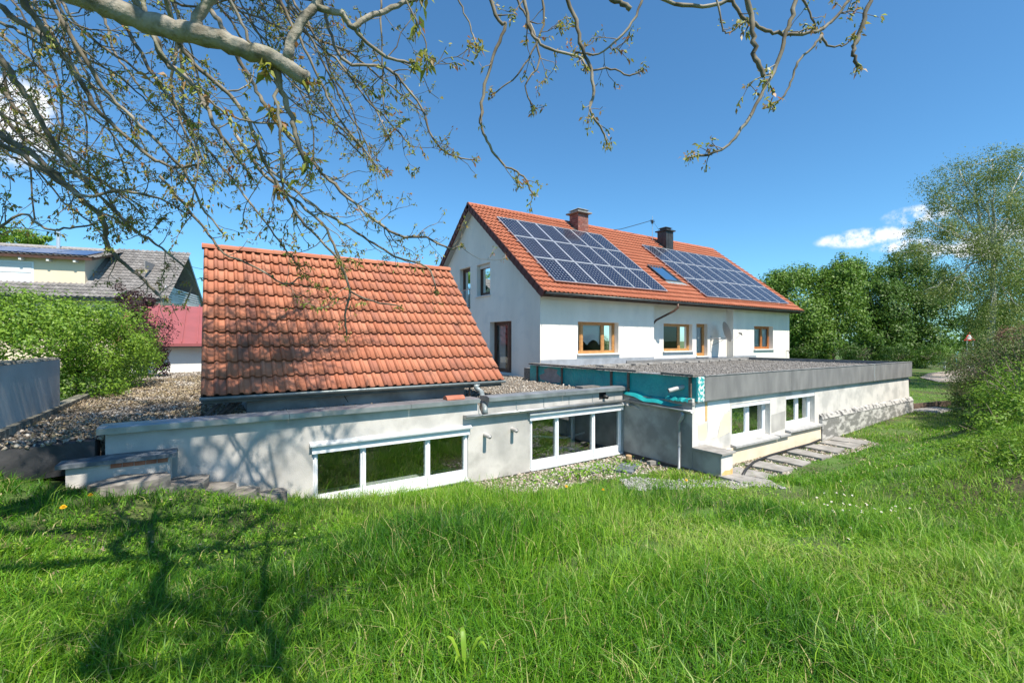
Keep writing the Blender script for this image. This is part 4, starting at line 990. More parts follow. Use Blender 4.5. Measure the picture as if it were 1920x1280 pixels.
for a in (SA0, SA1 - .035):
    mb = MB()
    for k in range(2):
        mir = (lambda p: p) if k == 0 else (lambda p: Vector((p.x, 2 * SRB - p.y, p.z)))
        mb.hexa([mir(sp_(a, 0, -.16)), mir(sp_(a + .035, 0, -.16)), mir(sp_(a + .035, SL - .15, -.16)), mir(sp_(a, SL - .15, -.16)), mir(sp_(a, 0, .025)), mir(sp_(a + .035, 0, .025)), mir(sp_(a + .035, SL, .025)), mir(sp_(a, SL, .025))])
    part('verge_board', mb, 'timber_old', sroof)
part('gutter', MB().gutter((SA0 - .02, SEB - .075, SEZ - .01), (SA1 + .02, SEB - .075, SEZ + .005), .07, (0, 1, 0)), 'zinc_dull', shed, smooth=True)
part('eave_board', MB().box(SA0 + .03, SA1 - .03, SEB + .005, SEB + .03, SEZ - .14, SEZ - .02), 'dark_gutter', shed)
mb = MB(); dx = 5.45
part('downpipe', MB().tube([(dx, SEB - .075, SEZ - .06), (dx, SEB - .075, SEZ - .16), (dx + .04, 9.72, SEZ - .24), (5.06, LW - .02, -1.50), (5.04, LW - .06, -1.60)], [.095, .062, .062, .062, .062], 12), 'zinc_dull', shed, smooth=True)
part('pipe_strap', MB().tube([(dx - .1, SEB + .1, SEZ - .12), (dx - .1, SEB + .1, -1.4)], .025, 6), 'timber_old', shed)
for k, (x, y) in enumerate(((.30, 10.15), (.42, 10.22), (.12, 10.3))):
    part('lean_board', MB().beam((x - .25, y - .1, -1.40), (x + .1, y + .15, -1.08), .09, .02), 'timber_old', shed)
part('crack_trim', MB().beam((2.35, 10.296, -1.12), (2.47, 10.296, -1.33), .012, .008, (0, 1, 0)), 'bore', shed)

# ------------------------------------------------------------------ garden wall, steps, kerbs on the left
mb = MB(); mb.hexa([(-2.82, 5.5, -1.9), (-2.64, 5.5, -1.9), (-2.56, 12.55, -1.9), (-2.74, 12.55, -1.9), (-2.82, 5.5, -.36), (-2.64, 5.5, -.36), (-2.56, 12.55, -.35), (-2.74, 12.55, -.35)])
gw = thing('garden_wall', 'blue grey rendered wall with crumbling top beside the gravel', 'wall', (-2.7, 9, -1.7))
part('wall_body', mb, 'garden_wall_render', gw)
rg = random.Random(12)
for i in range(44):
    y = 5.5 + i * .16; h = rg.uniform(.02, .055); x = -2.83 + .08 * i / 44
    part('coping_stone', MB().hexa([(x - .01, y, -.352), (x + .20, y, -.352), (x + .2, y + .15, -.348), (x - .01, y + .15, -.348), (x + .01, y + .01, -.35 + h), (x + .19, y + .02, -.35 + h * .8), (x + .18, y + .14, -.35 + h), (x, y + .13, -.35 + h * .9)]), 'mossy_coping', gw)
cw_ = thing('slate_capped_wall', 'low brick stub wall with blue slate coping above the stone steps', 'wall', (-1.1, 8.5, -1.9))
part('wall_body', MB().box(-1.66, -.53, 8.40, 8.72, -2.1, -1.70), 'pale_render', cw_)
part('coping', MB().box(-1.75, -.46, 8.33, 8.76, -1.699, -1.645), 'slate_coping', cw_)
for i in range(5): part('brick', MB().box(-1.2 + i * .13, -1.08 + i * .13, 8.385, 8.402, -1.77, -1.715), 'old_brick', cw_)


def slab_stone(label, a, b, z, rx, ry, h, rot, seed):
    rg = random.Random(seed); n = 14; mb = MB(); top = []; bot = []
    for i in range(n):
        t = 6.283 * i / n; k = rg.uniform(.86, 1.08); u, v = math.cos(t) * rx * k, math.sin(t) * ry * k
        x, y = a + u * math.cos(rot) - v * math.sin(rot), b + u * math.sin(rot) + v * math.cos(rot)
        top.append((x, y, z + rg.uniform(-.015, .015))); bot.append((x + rg.uniform(-.03, .03), y + rg.uniform(-.03, .03), z - h))
    mb.v = top + bot + [(a, b, z + .02)]
    for i in range(n): j = (i + 1) % n; mb.f += [(i, j, 2 * n), (n + i, n + j, j, i)]
    o = part('stone_step', mb, 'natural_stone'); tag(o, label, 'stone step', 'stone steps by the wall'); return o


slab_stone('largest flat stone step below the slate capped wall', -.95, 8.12, -1.89, .46, .32, .40, .1, 1)
slab_stone('second stone step down from the slate capped wall', -.40, 8.28, -2.06, .36, .32, .4, .4, 2)
slab_stone('third stone step down, in the middle of the flight', -.02, 8.32, -2.21, .32, .28, .4, .2, 3)
slab_stone('fourth stone step down, small and half in grass', .34, 8.36, -2.35, .32, .26, .4, .5, 4)
slab_stone('lowest stone step at the foot of the pale wall', .72, 8.44, -2.49, .32, .24, .4, .1, 5)

# ------------------------------------------------------------------ trench and strip beside the walls
GRAVEL = lambda a, b: ((a > 4.6) & (a < TA) & (b < LW) & (b > 7.45 + .35 * (vnoise(a * 2, b * 2, 6) - .5) - .22 * np.clip(a - 7.6, 0, 2))) | ((a > 9.3) & (a < 17.2 + .8 * (vnoise(b * 3, a, 2) - .5)) & (b < NB - .08) & (b > 5.45 + .4 * (vnoise(a * 1.7, b * 2, 7) - .5)))
rng = np.random.default_rng(41)
p = scatter(rng, 15000, 4.6, 18, 5.0, LW, GRAVEL); p = p[~((p[:, 0] > TA - .05) & (p[:, 1] > NB - .1))]
h = ground_h(p[:, 0], p[:, 1])
o = stones('ground_gravel', np.c_[p, h + .004], .03, 'gravel', 42, None, label='beige gravel and chippings at the foot of the walls', cat='gravel')
PEB = lambda a, b: (np.abs((a * CX + b * SX) - 9.75 - 0.5 * (vnoise(a * 2, b * 2, 8) - .5)) < .42) & (a * SX - b * CX > 2.4) & (a * SX - b * CX < 5.6) & ~((a > TA - .1) & (b > 5.8))
p = scatter(rng, 26000, 7.0, 11, 4.0, 7.4, PEB)[:2000]
o = stones('white_pebbles', np.c_[p, ground_h(p[:, 0], p[:, 1]) + .012], .030, 'gravel_pale', 43, None, label='white pebbles at the edge of the grass by the pier', cat='pebbles')
lb = ['first', 'second', 'third', 'fourth', 'fifth', 'sixth', 'seventh', 'eighth']
for i, (a, b, r_) in enumerate(((9.75, 5.55, .1), (10.45, 5.80, .15), (11.4, 5.88, .05), (12.45, 5.95, .12), (13.6, 5.95, .02), (14.7, 6.05, .1), (15.75, 6.02, .08), (16.5, 6.05, .2))):
    hw, hd = .31, .44; c_, s_ = math.cos(r_), math.sin(r_); z = float(ground_h(a, b)) + .015
    q = [(a + c_ * u - s_ * v, b + s_ * u + c_ * v) for u, v in ((-hw, -hd), (hw, -hd), (hw, hd), (-hw, hd))]
    ti = rng.uniform(-.02, .03, 4)
    o = part('paving_slab', MB().hexa([(x, y, z - .03) for x, y in q] + [(x, y, z + .035 + ti[k]) for k, (x, y) in enumerate(q)]), 'slab_concrete')
    tag(o, lb[i] + ' concrete slab along the annex, counted from the pier', 'paving slab', 'slabs laid along the annex')
for nm, lab, a, b, r_, hw, hd, m in (('paving_slab', 'brown grey slab lying on the gravel below the second wide window', 7.85, 8.15, .1, .42, .25, 'slab_concrete'), ('slate_sheet', 'dark slate sheet half buried in the gravel trench', 8.45, 7.75, .5, .4, .22, 'slate_coping')):
    z = float(ground_h(a, b)) + .02; c_, s_ = math.cos(r_), math.sin(r_)
    q = [(a + c_ * u - s_ * v, b + s_ * u + c_ * v) for u, v in ((-hw, -hd), (hw, -hd), (hw, hd), (-hw, hd))]
    o = part(nm, MB().hexa([(x, y, z - .02) for x, y in q] + [(x, y, z + .03) for x, y in q]), m); tag(o, lab, 'slab')
o = part('clay_cap', MB().tube([(9.0, 8.2, -3.09), (9.0, 8.2, -2.96), (9.0, 8.2, -2.94)], [.075, .08, .07], 12), 'clay_cap'); tag(o, 'small tan clay pipe cap standing in the gravel', 'pipe cap')
o = part('loose_brick', MB().hexa([(9.12, 7.60, -3.09), (9.36, 7.56, -3.09), (9.36, 7.68, -3.09), (9.12, 7.72, -3.09), (9.12, 7.60, -3.0), (9.36, 7.56, -3.0), (9.36, 7.68, -3.0), (9.12, 7.72, -3.0)]), 'slab_concrete'); tag(o, 'pale loose brick beside the grey side wall', 'brick')
sp1 = MB().gutter((9.30, 6.72, -3.0), (8.75, 6.05, -3.06), .09, Vector((.77, -.63, 0)))
o = part('drain_chute', sp1, 'zinc', smooth=True); tag(o, 'zinc half pipe lying under the downpipe', 'gutter piece')
pts = [(10.0, 5.75, -3.05), (10.6, 6.0, -3.04), (11.4, 6.25, -3.04), (12.4, 6.36, -3.03), (13.6, 6.40, -3.03), (14.8, 6.42, -3.03), (15.6, 6.5, -3.02)]
o = part('drain_hose', MB().tube(pts, .035, 8), 'black_hose', smooth=True); tag(o, 'black flexible drain hose lying along the annex wall', 'hose')
o = part('timber_edging', MB().beam((24.4, 6.9, -2.75), (27.2, 6.2, -2.72), .10, .22), 'timber_old'); tag(o, 'dark timber edging board beyond the far corner of the annex', 'timber')
o = part('rubble_slab', MB().hexa([(24.2, 5.9, -2.95), (25.9, 5.6, -2.95), (26.1, 6.5, -2.95), (24.3, 6.8, -2.95), (24.3, 5.95, -2.82), (25.8, 5.65, -2.80), (26.0, 6.4, -2.80), (24.4, 6.7, -2.82)]), 'slab_concrete'); tag(o, 'pale stone slab on the ground at the far annex corner', 'slab')

# ------------------------------------------------------------------ neighbours on the left
gar = thing('red_roof_garage', 'white garage with red standing-seam metal roof behind the shrubs', 'garage', (1, 26, -1.4))
GB0 = 25.9
mb = MB(); mb.box(-3.2, 6.0, GB0, GB0 + .25, -1.6, -.12); mb.box(-3.2, -2.95, GB0 + .251, 30.0, -1.6, -.12); mb.box(5.75, 6.0, GB0 + .251, 30, -1.6, -.12); mb.box(-3.2, 6.0, 30.001, 30.2, -1.6, 1.4)
part('wall', mb, 'white_wall', gar)
rz = lambda b: -.10 + (b - (GB0 - .35)) * .43
mb = MB(); mb.hexa([(-3.6, GB0 - .35, rz(GB0 - .35) - .10), (6.4, GB0 - .35, rz(GB0 - .35) - .10), (6.4, 30.2, rz(30.2) - .1), (-3.6, 30.2, rz(30.2) - .1), (-3.6, GB0 - .35, rz(GB0 - .35)), (6.4, GB0 - .35, rz(GB0 - .35)), (6.4, 30.2, rz(30.2)), (-3.6, 30.2, rz(30.2))])
grf = part('roof', mb, 'red_metal_roof', gar)
for i in range(18):
    x = -3.55 + i * .58; part('seam', MB().hexa([(x, GB0 - .36, rz(GB0 - .36)), (x + .05, GB0 - .36, rz(GB0 - .36)), (x + .05, 30.2, rz(30.2)), (x, 30.2, rz(30.2)), (x, GB0 - .36, rz(GB0 - .36) + .10), (x + .05, GB0 - .36, rz(GB0 - .36) + .10), (x + .05, 30.2, rz(30.2) + .10), (x, 30.2, rz(30.2) + .10)]), 'red_metal_roof', grf)
part('eave_fascia', MB().box(-3.6, 6.4, GB0 - .40, GB0 - .352, -.28, -.09), 'red_metal_roof', gar)
part('gutter', MB().gutter((-3.6, GB0 - .47, -.22), (6.4, GB0 - .47, -.22), .06, (0, 1, 0)), 'dark_gutter', gar)

# neighbour house, turned a little to the street
O = Vector((-3.62, 35.9, 0)); th = math.radians(12.7)
ex, ey = Vector((-math.cos(th), math.sin(th), 0)), Vector((math.sin(th), math.cos(th), 0))   # ex: along the front to the left, ey: away
nb = lambda x, y, z: O + ex * x + ey * y + Vector((0, 0, z))
nh = thing('neighbour_house', 'cream house with brown tiled roof, dormer and roof solar panels', 'house', (-10, 40, -1.7))
EVZ, RDY, RDZ = 2.62, 4.75, 6.35
NL = 24.0
nbx = lambda mb, x0, x1, y0, y1, z0, z1: mb.hexa([nb(x0, y0, z0), nb(x1, y0, z0), nb(x1, y1, z0), nb(x0, y1, z0), nb(x0, y0, z1), nb(x1, y0, z1), nb(x1, y1, z1), nb(x0, y1, z1)])
mb = MB(); nbx(mb, .5, NL, .6, .8, -1.8, 2.95); nbx(mb, .5, NL, 8.8, 9.0, -1.8, 2.9); part('wall', mb, 'cream_wall', nh)
mb = MB(); mb.prism([nb(.4, .6, -1.8), nb(.4, 9, -1.8), nb(.4, 9, 2.6), nb(.4, RDY, 6.0), nb(.4, .6, 2.6)], ex * .2); mb.prism([nb(NL, .6, -1.8), nb(NL, 9, -1.8), nb(NL, 9, 2.6), nb(NL, RDY, 6.0), nb(NL, .6, 2.6)], ex * .2)
part('gable_wall', mb, 'white_wall', nh)
for z0, z1, y0, y1 in ((2.55, 2.75, .9, 8.7), (-.1, .1, .6, 9.0)):
    mb = MB(); nbx(mb, -.9, .39, y0, y1, z0, z1); part('balcony_slab', mb, 'white_wall', nh)
for k in range(5):
    mb = MB(); nbx(mb, -.9, -.86, .9, 8.7, 2.78 + k * .17, 2.90 + k * .17); part('balcony_board', mb, 'shutter', nh)
mb = MB(); nbx(mb, .36, .395, 3.4, 6.4, 2.9, 4.6); part('window', mb, 'far_panel', nh)
mb = MB(); nbx(mb, .38, .42, 1.5, 8, 4.7, 5.2); part('gable_boarding', mb, 'grey_boards', nh)
rof = MB()
slope = (RDZ - EVZ) / RDY
for x0, x1 in ((-1.0, NL + .5),):
    rof.hexa([nb(x0, 0, EVZ - .18), nb(x1, 0, EVZ - .18), nb(x1, RDY, RDZ - .18), nb(x0, RDY, RDZ - .18), nb(x0, 0, EVZ), nb(x1, 0, EVZ), nb(x1, RDY, RDZ), nb(x0, RDY, RDZ)])
    rof.hexa([nb(x0, 2 * RDY, EVZ - .18), nb(x1, 2 * RDY, EVZ - .18), nb(x1, RDY + .001, RDZ - .18), nb(x0, RDY + .001, RDZ - .18), nb(x0, 2 * RDY, EVZ), nb(x1, 2 * RDY, EVZ), nb(x1, RDY + .001, RDZ), nb(x0, RDY + .001, RDZ)])
nroof = part('roof', rof, 'grey_boards', nh)
rng = np.random.default_rng(77); nl = math.hypot(RDY, RDZ - EVZ); ny_, nz_ = RDY / nl, (RDZ - EVZ) / nl
eyN = ey * ny_ + Vector((0, 0, nz_)); enN = -ey * nz_ + Vector((0, 0, ny_)); M_ = []
for r in range(17):
    for c in range(96):
        x = -1.0 + c * .265; s = r * nl / 17
        if x > 3.2 and s * ny_ > 1.05: continue
        p = nb(x, 0, EVZ) + eyN * s + enN * .02; X_ = -ex
        M_.append(np.array(((X_.x, eyN.x, enN.x, p.x), (X_.y, eyN.y, enN.y, p.y), (X_.z, eyN.z, enN.z, p.z), (0, 0, 0, 1))))
V, F = tile_template(.265, nl / 17 + .06, .05, .04)
part('tile_field', stamp('tile_field', V, F, M_, 'brown_tile', rng.uniform(0, 1, len(M_))), None, nroof, 'stuff')
# dormer
DY = 1.15; DZ0 = EVZ + DY * slope; DZ1 = 5.02
mb = MB(); nbx(mb, 3.3, NL, DY, DY + .2, DZ0 - .3, DZ1); mb.prism([nb(3.3, DY + .201, DZ0 - .3), nb(3.3, RDY, DZ1 + .9), nb(3.3, DY + .201, DZ1)], ex * .2)
dor = part('dormer', mb, 'cream_wall', nh)
dz = lambda y: DZ1 + .02 + (y - DY) * .27
mb = MB(); mb.hexa([nb(2.8, DY - .42, dz(DY - .42)), nb(NL, DY - .42, dz(DY - .42)), nb(NL, RDY + .1, dz(RDY)), nb(2.8, RDY + .1, dz(RDY)), nb(2.8, DY - .42, dz(DY - .42) + .16), nb(NL, DY - .42, dz(DY - .42) + .16), nb(NL, RDY + .1, dz(RDY) + .16), nb(2.8, RDY + .1, dz(RDY) + .16)])
part('dormer_roof', mb, 'brown_wood', dor)
M_ = []; eyD = (ey + Vector((0, 0, .27))).normalized(); enD = (-ey * .27 + Vector((0, 0, 1))).normalized()
for r in range(11):
    for c in range(80):
        p = nb(2.8 + c * .265, DY - .44, dz(DY - .42) + .18) + eyD * r * .36; X_ = -ex
        M_.append(np.array(((X_.x, eyD.x, enD.x, p.x), (X_.y, eyD.y, enD.y, p.y), (X_.z, eyD.z, enD.z, p.z), (0, 0, 0, 1))))
part('tile_field', stamp('tile_field', V, F, M_, 'brown_tile', rng.uniform(0, 1, len(M_))), None, dor, 'stuff')
for i in range(9):
    mb = MB(); x = 3.6 + i * 1.25; nbx(mb, x, x + .12, DY - .38, DY - .001, DZ1 - .24, DZ1 - .08); part('rafter_end', mb, 'white_wall', dor)
for x0, x1 in ((5.7, 8.6), (11.5, 14.4)):
    mb = MB(); nbx(mb, x0, x1, DY - .03, DY - .001, DZ0 - .02, DZ1 - .28); wn = part('window', mb, 'pvc', dor)
    mb = MB(); nbx(mb, x0 + .1, x1 - .1, DY - .05, DY - .031, DZ0 + .55, DZ1 - .36); part('roller_shutter', mb, 'shutter', wn)
for r in range(2):
    for c in range(11):
        x = 3.0 + c * 1.62; p = [nb(x + u, DY - .45 + v, dz(DY - .45 + v) + .30) for u, v in ((0, r * 1.15), (1.55, r * 1.15), (1.55, r * 1.15 + 1.1), (0, r * 1.15 + 1.1))]
        part('roof_panel', MB().prism(p, (0, 0, .04)), 'far_panel', dor)
mb = MB(); part('gutter', mb.gutter(nb(-1, -.07, EVZ - .02), nb(NL, -.07, EVZ - .02), .07, ey), 'dark_gutter', nh)
part('flue', MB().tube([nb(6.0, 4.3, 5.6), nb(6.0, 4.3, 7.1)], .10, 8).tube([nb(6.0, 4.3, 7.1), nb(6.0, 4.3, 7.2)], .14, 8), 'aluminium', nh)
dd = nb(10.6, 4.4, 7.25)
part('dish', MB().tube([dd, dd - Vector((.08, .12, -.02)), dd - Vector((.12, .18, -.03))], [.1, .45, .62], 16), 'dish_paint', nh, smooth=True)
part('verge', MB().hexa([nb(-1.04, -.02, EVZ - .2), nb(-1.0, -.02, EVZ - .2), nb(-1.0, RDY, RDZ - .2), nb(-1.04, RDY, RDZ - .2), nb(-1.04, -.02, EVZ + .08), nb(-1.0, -.02, EVZ + .08), nb(-1.0, RDY, RDZ + .08), nb(-1.04, RDY, RDZ + .08)])
     .hexa([nb(-1.04, 2 * RDY + .02, EVZ - .2), nb(-1.0, 2 * RDY + .02, EVZ - .2), nb(-1.0, RDY, RDZ - .2), nb(-1.04, RDY, RDZ - .2), nb(-1.04, 2 * RDY + .02, EVZ + .08), nb(-1.0, 2 * RDY + .02, EVZ + .08), nb(-1.0, RDY, RDZ + .08), nb(-1.04, RDY, RDZ + .08)]), 'dark_gutter', nroof)
o = part('power_line', MB().tube([nb(-.8, 6, 5.6), Vector((2.5, 40, 4.7)), Vector((9, 46, 5.4))], .02, 4), 'black_metal'); tag(o, 'thin power line running from the neighbour house behind the shed', 'cable')


# ------------------------------------------------------------------ shrubs and trees
def limb_path(rng, p, q, n=6, wob=.12):
    p, q = Vector(p), Vector(q); L_ = (q - p).length
    return [p.lerp(q, i / n) + Vector(rng.normal(0, wob * L_ / n, 3)) * (0 if i in (0,) else 1) for i in range(n + 1)]


def woody(name, label, cat, base, clumps, n, size, leafm, seed, trunk_r=.15, group=None, barkm='bark', aspect=.55, shell=.55, subr=.3, sub=14, forks=None, extra=None):
    rng = np.random.default_rng(seed); base = Vector(base)
    t = thing(name, label, cat, base, group); mb = MB()
    top = Vector(np.mean([c for c, *_ in clumps], 0)); fork = base.lerp(top, .45) if forks is None else Vector(forks)
    path = limb_path(rng, base - Vector((0, 0, .2)), fork, 6, .05); mb.tube(path, [trunk_r * (1.15 - .45 * i / 6) for i in range(7)], 8)
    for c, r, w in clumps:
        q = limb_path(rng, fork, Vector(c) + Vector((0, 0, r[2] * .3)), 6, .10); mb.tube(q, [trunk_r * .55 * (1 - .8 * i / 6) for i in range(7)], 6)
        for k in range(7):
            d = rng.normal(size=3); d /= np.linalg.norm(d); e = Vector(c) + Vector(d * np.array(r) * .85); s = q[int(rng.integers(2, 7))]
            mb.tube(limb_path(rng, s, e, 5, .12), [trunk_r * .2 * (1 - .16 * i) for i in range(6)], 4)
    part('trunk', mb, barkm, t, smooth=True)
    P_, N_ = clump_points(rng, clumps, n, shell, sub, subr)
    if extra is not None: P_, N_ = extra(rng, P_, N_)
    part('crown', leaves('crown', P_, N_, size, leafm, rng, aspect), None, t)
    return t


C = lambda px, py, Y, rx, ry, rz, w=1: (tuple(at(px, py, Y)), (rx, ry, rz), w)
# left: bright green shrub above the kerb
woody('green_shrub', 'large bright green leafy shrub behind the blue grey wall', 'shrub', at(150, 760, 11.6),
      [C(60, 640, 10.4, 1.4, 1.3, 1.0, 1.2), C(150, 634, 12.0, 1.3, 1.4, 1.0, 1.3), C(215, 668, 13.2, 1.0, 1.5, .95, 1.1), C(165, 700, 11.6, .9, 1.2, .8, .9), C(40, 594, 11.0, .9, .9, .75, .7), C(110, 600, 12.2, 1.0, 1, .7, .7), C(250, 672, 15.0, .8, 1.4, .85, .8), C(200, 608, 13.5, .9, 1, .6, .6), C(-60, 630, 10.5, 1.3, 1.3, 1.1, .9)],
      40000, .075, 'leaf_bright', 101, .07, shell=.35, subr=.42, sub=18)
woody('plum_shrub', 'dark purple leaved shrub in front of the red roof garage', 'shrub', at(275, 700, 18.5),
      [C(262, 575, 18.5, .8, .8, .7), C(285, 630, 18.0, .7, .9, .9), C(262, 660, 18, .7, .7, .8), C(240, 560, 19.5, .7, .6, .6, .6), C(300, 672, 18.2, .4, .5, .6, .6)],
      11000, .09, 'leaf_plum', 102, .05, shell=.35, subr=.42)
woody('yard_tree', 'green tree top showing above the neighbour roof ridge', 'tree', at(40, 640, 52) + Vector((0, 0, -2)), [C(20, 446, 52, 2.6, 3, 1.3), C(60, 450, 52, 2.0, 3, 1.2), C(-60, 440, 52, 3, 3, 1.8)], 7000, .26, 'leaf_bright', 103, .25)
# right: row of dense trees, a birch in front, hedge
zg = lambda p: Vector((p.x, p.y, float(ground_h(p.x, p.y))))
def tree_at(px, Y): return zg(at(px, 640, Y))
lab = ['leafy tree half hidden by the far house corner', 'broad green tree standing right of the house gable end', 'tall deep green tree in the middle of the row', 'deep green tree with low branches behind the birch', 'green tree behind the hedge at the picture edge']
sets = [(1470, 36, [C(1450, 560, 36, 2.2, 2.2, 2.2), C(1490, 610, 35, 2.4, 2, 2.4, 1.2), C(1470, 530, 37, 1.6, 1.6, 1.2, .6), C(1520, 650, 35, 1.8, 1.8, 1.6, .8)], 'leaf_mid'),
        (1560, 37, [C(1545, 540, 37, 2.2, 2.2, 2.4, 1.2), C(1590, 535, 38, 2.0, 2, 2.4), C(1560, 610, 36, 2.6, 2.4, 2.6, 1.3), C(1580, 505, 38, 1.3, 1.3, 1.2, .6)], 'leaf_mid'),
        (1640, 40, [C(1625, 560, 40, 2.4, 2.4, 2.6, 1.2), C(1665, 590, 39, 2.4, 2.4, 2.8, 1.2), C(1640, 640, 38, 2.8, 2.4, 2.4, 1.2), C(1675, 535, 41, 1.8, 1.8, 1.8, .7)], 'leaf_deep'),
        (1725, 42, [C(1700, 500, 42, 2.4, 2.2, 1.8, .9), C(1730, 590, 41, 2.6, 2.4, 2.8, 1.2), C(1755, 550, 42, 2.2, 2.2, 2.4), C(1720, 650, 40, 2.6, 2.4, 2.0, 1.1)], 'leaf_deep'),
        (1905, 44, [C(1890, 560, 44, 3.0, 2.8, 3.2, 1.2), C(1960, 520, 44, 3.4, 3, 3.8, 1.2), C(1840, 600, 45, 2.4, 2.4, 2.6), C(2060, 560, 44, 3.4, 3, 3.6, 1)], 'leaf_mid')]
for i, (px, Y, cl, m) in enumerate(sets):
    woody('broadleaf_tree', lab[i], 'tree', tree_at(px, Y), cl, 30000, .20, m, 110 + i, .2, 'trees beyond the annex', shell=.25, subr=.42, sub=26)


def hanging(rng, P_, N_):
    k = len(P_); drop = rng.exponential(.35, k) * (rng.uniform(0, 1, k) < .6); P_ = P_.copy(); P_[:, 2] -= drop; P_[:, :2] += rng.normal(0, .05, (k, 2)); return P_, N_


woody('birch_tree', 'tall airy birch with hanging yellow green twigs', 'tree', tree_at(1850, 26),
      [C(1800, 330, 26, 2.0, 1.8, 1.2, .8), C(1860, 310, 26, 2.0, 1.8, 1.0, .8), C(1915, 330, 26.5, 2.2, 2, 1.4, .9), C(1765, 375, 25.5, 1.0, 1.0, .8, .35), C(1850, 400, 25.5, 2.2, 2, 1.8, 1.6), C(1905, 430, 26, 2.2, 2.0, 2.0, 1.6), C(1800, 450, 25, 2.2, 1.8, 1.2, 1.0), C(1745, 425, 24.5, 1.4, 1.2, .7, .4), C(1720, 470, 24, 1.0, 1.0, .6, .3), C(1830, 500, 25, 2.2, 2, 1.6, 1.3), C(1890, 530, 25.5, 2.2, 2, 1.8, 1.3), C(1780, 540, 24.5, 1.5, 1.3, 1.1, .6), C(1960, 400, 27, 2.6, 2.4, 3, 1.4), C(1860, 590, 25, 1.8, 1.6, 1.2, .8)],
      76000, .088, 'leaf_birch', 130, .16, barkm='birch_bark', shell=.15, subr=.42, sub=22, forks=at(1868, 470, 26), extra=hanging)


def hedge(name, label, cat, blobs, n, size, m, seed, twigs=0, tm='twig_brown', group=None, shell=.3):
    rng = np.random.default_rng(seed); c0 = Vector(np.mean([c for c, *_ in blobs], 0)); c0.z = min(c[2] - r[2] for c, r, w in blobs)
    t = thing(name, label, cat, c0, group)
    P_, N_ = clump_points(rng, blobs, n, shell, 16, .42); g = ground_h(P_[:, 0], P_[:, 1]); P_[:, 2] = np.maximum(P_[:, 2], g + .03)
    part('foliage', leaves('foliage', P_, N_, size, m, rng, .55), None, t)
    mb = MB(); rr = []
    for k in range(twigs):
        c, r, w = blobs[int(rng.integers(len(blobs)))]; d = rng.normal(size=3); d /= np.linalg.norm(d); d[2] = abs(d[2]) * .8
        e = Vector(c) + Vector(d * np.array(r) * rng.uniform(.8, 1.15)); s = Vector(c) + Vector(d * np.array(r) * .2); s.z = c[2] - r[2] * .4
        n0 = len(mb.f); mb.tube(limb_path(rng, s, e, 4, .12), [.012, .01, .008, .006, .004], 3, False); rr += [rng.random()] * (len(mb.f) - n0)
    if twigs: mb.r = rr; part('twigs', mb, tm, t, 'stuff')
    return t


hedge('clipped_hedge', 'clipped hedge with bare brown twigs at the right edge', 'hedge',
      [C(1850, 700, 18.5, 1.3, 1.3, 1.3, 1), C(1880, 690, 16.5, 1.2, 1.3, 1.3, 1), C(1905, 700, 15, 1.2, 1.3, 1.3, 1), C(1935, 700, 14, 1.3, 1.3, 1.4, 1), C(1838, 735, 20, 1.2, 1.2, 1.0, .7)], 42000, .065, 'leaf_hedge', 140, 700)
hedge('copper_shrub', 'reddish copper leaved shrub top above the hedge', 'shrub', [C(1905, 632, 15.5, .6, .6, .45), C(1930, 650, 15, .8, .7, .6)], 3500, .07, 'leaf_copper', 141, 120)
hedge('green_hedge_shrub', 'green leafy shrub spilling over the bank at the right edge', 'shrub',
      [C(1895, 760, 12, .9, .9, .9, 1), C(1920, 815, 10, .95, 1.0, .9, 1), C(1875, 845, 10.4, .8, .9, .5, .8), C(1935, 735, 11, .9, 1.0, 1.0, .8), C(1915, 885, 8.8, .85, .85, .5, .8), C(1850, 880, 9.6, .6, .7, .3, .5), C(1900, 915, 8.2, .7, .7, .35, .7), C(1940, 880, 8.0, .8, .8, .6, .7)], 32000, .07, 'leaf_bright', 142, 200)
hedge('low_shrub', 'low dark green shrub at the hedge foot', 'shrub', [C(1850, 775, 14.8, .9, .9, .5), C(1825, 765, 17, .9, .8, .5), C(1875, 800, 12.6, .8, .8, .4), C(1840, 870, 10.2, .7, .7, .22, .7), C(1880, 900, 9.2, .8, .7, .25, .8)], 14000, .06, 'leaf_deep', 143, 160)
hedge('boundary_shrub', 'small green shrub under the trees left of the path', 'shrub', [C(1745, 665, 32, 1.3, 1, .8), C(1770, 662, 33, 1.0, 1, .8)], 4000, .12, 'leaf_mid', 144, 40)
hedge('boundary_shrub', 'dark shrub strip under the trees behind the annex', 'shrub', [C(1600, 662, 34, 2.4, 1.2, .8), C(1680, 665, 34, 2.4, 1.2, .8), C(1520, 658, 34, 2, 1.2, .9)], 7000, .13, 'leaf_deep', 145, 60)
# far wood behind everything closes the horizon
rng = np.random.default_rng(150)
P_, N_ = [], []
for a0, a1, D in ((-75, 75, 130),):
    for k in range(46):
        an = math.radians(a0 + (a1 - a0) * k / 45); X_, Y_ = math.sin(an) * D, math.cos(an) * D; c = cam(X_, Y_, 0); h_ = rng.uniform(4.5, 7.5)
        p, n_ = clump_points(rng, [((c.x, c.y, -2 + h_ * .5), (5.5, 5.5, h_ * .55), 1)], 900, .4, 14, .4); P_.append(p); N_.append(n_)
o = part('treeline', leaves('treeline', np.concatenate(P_), np.concatenate(N_), .8, 'leaf_mid', rng, .7), None, None, 'stuff'); tag(o, 'far belt of trees on the horizon', 'trees')

